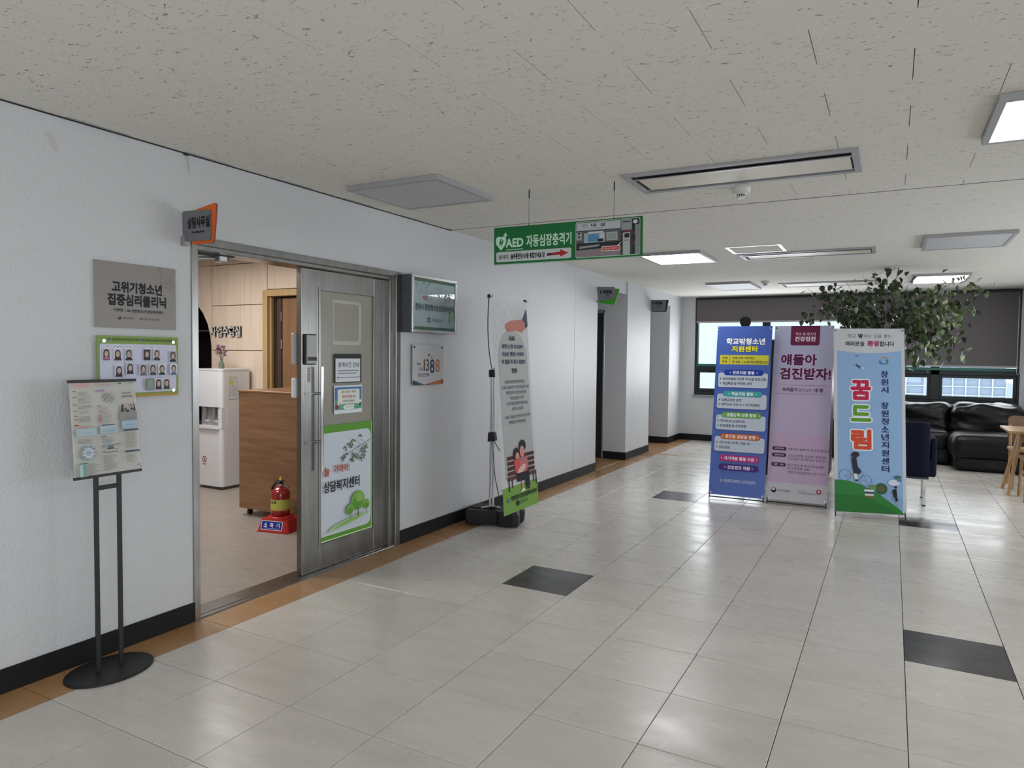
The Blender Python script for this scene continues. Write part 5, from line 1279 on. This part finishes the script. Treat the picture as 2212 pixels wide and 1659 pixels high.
for i, (px, py) in enumerate(tips):
    d = rt.uniform(-.38, .38); e = wz(px, py, d)
    b0 = Vector((rt.gauss(0, .03), rt.gauss(0, .03), rt.uniform(1.35, 1.85)))
    if py > 730: b0 = wz(2000 + rt.uniform(-20, 20), 690, d * .6)
    c = (b0 + e) / 2 + Vector((0, 0, .12 if py < 730 else .04))
    pts = [b0 * (1 - s) ** 2 + c * 2 * s * (1 - s) + e * s * s for s in [k / 8 for k in range(9)]]
    twigs.tube(pts, .006, M_bark, n=5, r1=.0018)
    nl = 22
    for k in range(nl):
        s = rt.uniform(.38, 1.02) if py < 730 else rt.uniform(.25, 1.05)
        p = b0 * (1 - s) ** 2 + c * 2 * s * (1 - s) + e * s * s
        q = p + Vector((rt.gauss(0, .055), rt.gauss(0, .055), rt.gauss(-.01, .045)))
        if k % 3 == 0: twigs.tube([p, q], .0014, M_bark, n=3)
        LP.append((q, px))
twigs.build('branches', t)
def leaf_geo(L, Wl, fold=.25, droop=.15):
    prof = [(0, 0), (.12, .34), (.32, .5), (.55, .42), (.8, .2), (1, 0)]
    vs = []; fs = []
    for a, w_ in prof:
        z = -droop * L * a * a
        vs += [(-w_ * Wl, a * L, z + fold * w_ * Wl), (0, a * L, z), (w_ * Wl, a * L, z + fold * w_ * Wl)]
    for k in range(5):
        b = 3 * k; fs += [(b, b + 1, b + 4, b + 3), (b + 1, b + 2, b + 5, b + 4)]
    return vs, fs
LG = leaf_geo(.078, .056)
protos = []
for m in (M_leaf2, M_leaf, M_leaf3):
    me = MB(); me.add(LG[0], LG[1], m, None, True); protos.append(me)
rt.shuffle(LP)
LP.sort(key=lambda a: (a[0].y > 0.12))
lobj = [None] * 3; restl = MB()
for i, (q, px) in enumerate(LP):
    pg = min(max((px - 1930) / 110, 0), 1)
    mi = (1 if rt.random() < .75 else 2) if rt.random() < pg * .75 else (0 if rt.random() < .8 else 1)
    eul = Euler((rt.uniform(-1.5, .1) - .3, rt.uniform(-.6, .6), rt.uniform(0, 2 * PI))); sc = rt.uniform(.75, 1.2)
    if i < 300:
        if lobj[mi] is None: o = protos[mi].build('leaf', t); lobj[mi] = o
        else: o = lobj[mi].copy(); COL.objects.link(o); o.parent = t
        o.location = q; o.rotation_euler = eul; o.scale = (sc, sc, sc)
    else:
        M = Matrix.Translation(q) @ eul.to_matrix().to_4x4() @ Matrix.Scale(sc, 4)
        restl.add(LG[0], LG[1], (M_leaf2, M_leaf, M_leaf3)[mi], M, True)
o = restl.build('foliage', t); o['kind'] = 'stuff'

# ---- soft furniture helpers
def soft(mb, x0, x1, y0, y1, z0, z1, r, m, amp=.0, freq=4, nseg=14, seed=0, M=None, puff=0.0):
    cx, cy, cz = (x0 + x1) / 2, (y0 + y1) / 2, (z0 + z1) / 2; hx, hy, hz = (x1 - x0) / 2, (y1 - y0) / 2, (z1 - z0) / 2
    bm = bmesh.new(); bmesh.ops.create_cube(bm, size=2); bmesh.ops.subdivide_edges(bm, edges=bm.edges[:], cuts=nseg, use_grid_fill=True)
    for v in bm.verts:
        c = v.co; p = Vector((c.x * hx, c.y * hy, c.z * hz))
        q = Vector((max(-hx + r, min(hx - r, p.x)), max(-hy + r, min(hy - r, p.y)), max(-hz + r, min(hz - r, p.z))))
        d = p - q
        nrm = d.normalized() if d.length > 1e-6 else Vector(c).normalized()
        if d.length > 1e-6: p = q + nrm * r
        bul = puff * (1 - c.x ** 2) * (1 - c.y ** 2) if c.z > 0 else 0
        w_ = Vector((p.x * freq * .6 + seed, p.y * freq * 1.2, p.z * freq * 1.4))
        p = p + nrm * amp * (noise.noise(w_) + .5 * abs(noise.noise(w_ * 2.3))) + Vector((0, 0, bul))
        v.co = p + Vector((cx, cy, cz))
    bm.verts.index_update()
    vs = [v.co.copy() for v in bm.verts]; fs = [tuple(v.index for v in f.verts) for f in bm.faces]; bm.free()
    mb.add(vs, fs, m, M, True)
# black leather sofa under the right window (chaise forward at its right)
t = root('leather_sofa', (3.9, 11.75, 0), 0, 'wrinkled black leather sofa under the right window', 'sofa')
ox, oy = -3.9, -11.75
def sp(name, x0, x1, y0, y1, z0, z1, r, amp, seed, puff=0, freq=4):
    mb = MB(); soft(mb, x0 + ox, x1 + ox, y0 + oy, y1 + oy, z0, z1, r, M_leather, amp, freq, 18, seed, None, puff); return mb.build(name, t)
sp('seat_base', 2.6, 4.06, 11.28, 12.05, .03, .28, .05, .012, 1)
sp('seat_cushion', 2.65, 3.34, 11.24, 12.0, .22, .46, .09, .025, 2, .03); sp('seat_cushion', 3.35, 4.03, 11.24, 12.0, .22, .47, .09, .025, 3, .03)
sp('back_cushion', 2.65, 3.34, 11.78, 12.15, .38, .82, .12, .05, 4); sp('back_cushion', 3.35, 4.05, 11.78, 12.15, .38, .82, .12, .05, 5)
sp('back_cushion', 4.06, 4.94, 11.62, 12.15, .34, .83, .13, .06, 8, 0, 4.5)
sp('backrest', 2.55, 4.95, 12.02, 12.21, .03, .74, .06, .01, 6)
sp('seat_base', 4.04, 4.93, 10.84, 12.05, .02, .20, .05, .012, 10)
sp('chaise_cushion', 4.0, 4.95, 10.78, 11.7, .17, .47, .10, .02, 11, .03)
sp('armrest', 2.45, 2.66, 11.2, 12.1, .03, .6, .08, .012, 12)
# navy lounge chair
t = root('lounge_chair', (3.30, 8.35, 0), 0, 'navy fabric lounge chair on chrome legs right of the light blue banner', 'chair')
mb = MB(); soft(mb, -.36, .338, -.33, -.20, .29, .835, .02, M_navy, .002, 4, 10); mb.build('backrest', t)
mb = MB(); soft(mb, -.36, .405, -.30, .32, .29, .48, .03, M_navy, .003, 4, 10); mb.build('seat', t)
for x in (-.38, .345):
    mb = MB(); soft(mb, x, x + .06, -.30, .30, .29, .68, .025, M_navy, .002, 4, 8); mb.build('armrest', t)
for x in (-.3, .305):
    for y in (-.28, .18):
        mb = MB(); mb.bbox(x - .013, x + .013, y - .013, y + .013, .008, .275, M_chrome, .003); mb.bbox(x - .018, x + .018, y - .018, y + .018, 0, .008, M_blk, .002); mb.build('leg', t)
mb = MB(); mb.bbox(-.33, .34, -.30, .28, .268, .292, mat('dark_grey_frame', (.06, .06, .065), .4), .004); mb.build('seat_frame', t)
# table and chairs at the right edge
t = root('wooden_table', (4.80, 9.30, 0), 0, 'oak table with splayed flat legs at the right edge', 'table')
mb = MB(); mb.bbox(-.41, .45, -.36, .36, .695, .722, M_tablewood, .004); mb.build('tabletop', t)
for sy in (-1, 1):
    for sx in (-1, 1):
        mb = MB(); mb.v = []; 
        a = Vector((sx * .20, sy * .16, .693)); b = Vector((sx * .365, sy * (.30 if sy > 0 else .10), 0))
        b = Vector((sx * .365, .38 if sy > 0 else -.10, 0)); a = Vector((sx * .25, .12 if sy > 0 else .02, .693))
        w0, w1 = .055, .028; h = .014
        vs = []
        for c, w_ in ((a, w0), (b, w1)):
            for (dx, dy2) in ((-h, -w_), (h, -w_), (h, w_), (-h, w_)): vs.append((c.x + dx, c.y + dy2, c.z))
        mb.add(vs, [(0, 1, 5, 4), (1, 2, 6, 5), (2, 3, 7, 6), (3, 0, 4, 7), (0, 3, 2, 1), (4, 5, 6, 7)], M_tablewood); mb.build('leg', t)
mb = MB(); mb.bbox(-.24, .24, .03, .07, .62, .693, M_tablewood, .004); mb.build('apron', t)
M_cback = wood_mat('brown_chair_back', (.13, .07, .035), (.18, .10, .055), 4, (6, 6, .7), .4)
def wchair(x, y, rz, label):
    t = root('wooden_chair', (x, y, 0), rz, label, 'chair', None)
    mb = MB(); mb.prism(rrect(-.21, -.2, .21, .2, .04), .425, .45, M_tablewood); mb.build('seat', t)
    mb = MB(); mb.prism(rrect(-.2, 0, .2, .31, .05), -.008, .008, M_cback, face_M(0, .50, .21, .12)); mb.build('backrest', t)
    for sx in (-1, 1):
        mb = MB(); mb.tube([(sx * .19, -.18, .0), (sx * .175, -.165, .425)], .017, M_tablewood, n=8); mb.build('leg', t)
        mb = MB(); mb.tube([(sx * .19, .22, .0), (sx * .175, .185, .3), (sx * .175, .195, .47), (sx * .175, .25, .75)], .016, M_tablewood, n=8); mb.build('leg', t)
        mb = MB(); mb.bbox(sx * .18 - .01, sx * .18 + .01, -.16, .18, .27, .30, M_tablewood, .003); mb.build('stretcher', t)
    return t
wchair(4.72, 9.86, 0, 'wooden chair with a brown curved back tucked at the far side of the oak table')
wchair(4.72, 9.02, PI, 'wooden chair at the near side of the oak table, cut off by the frame')
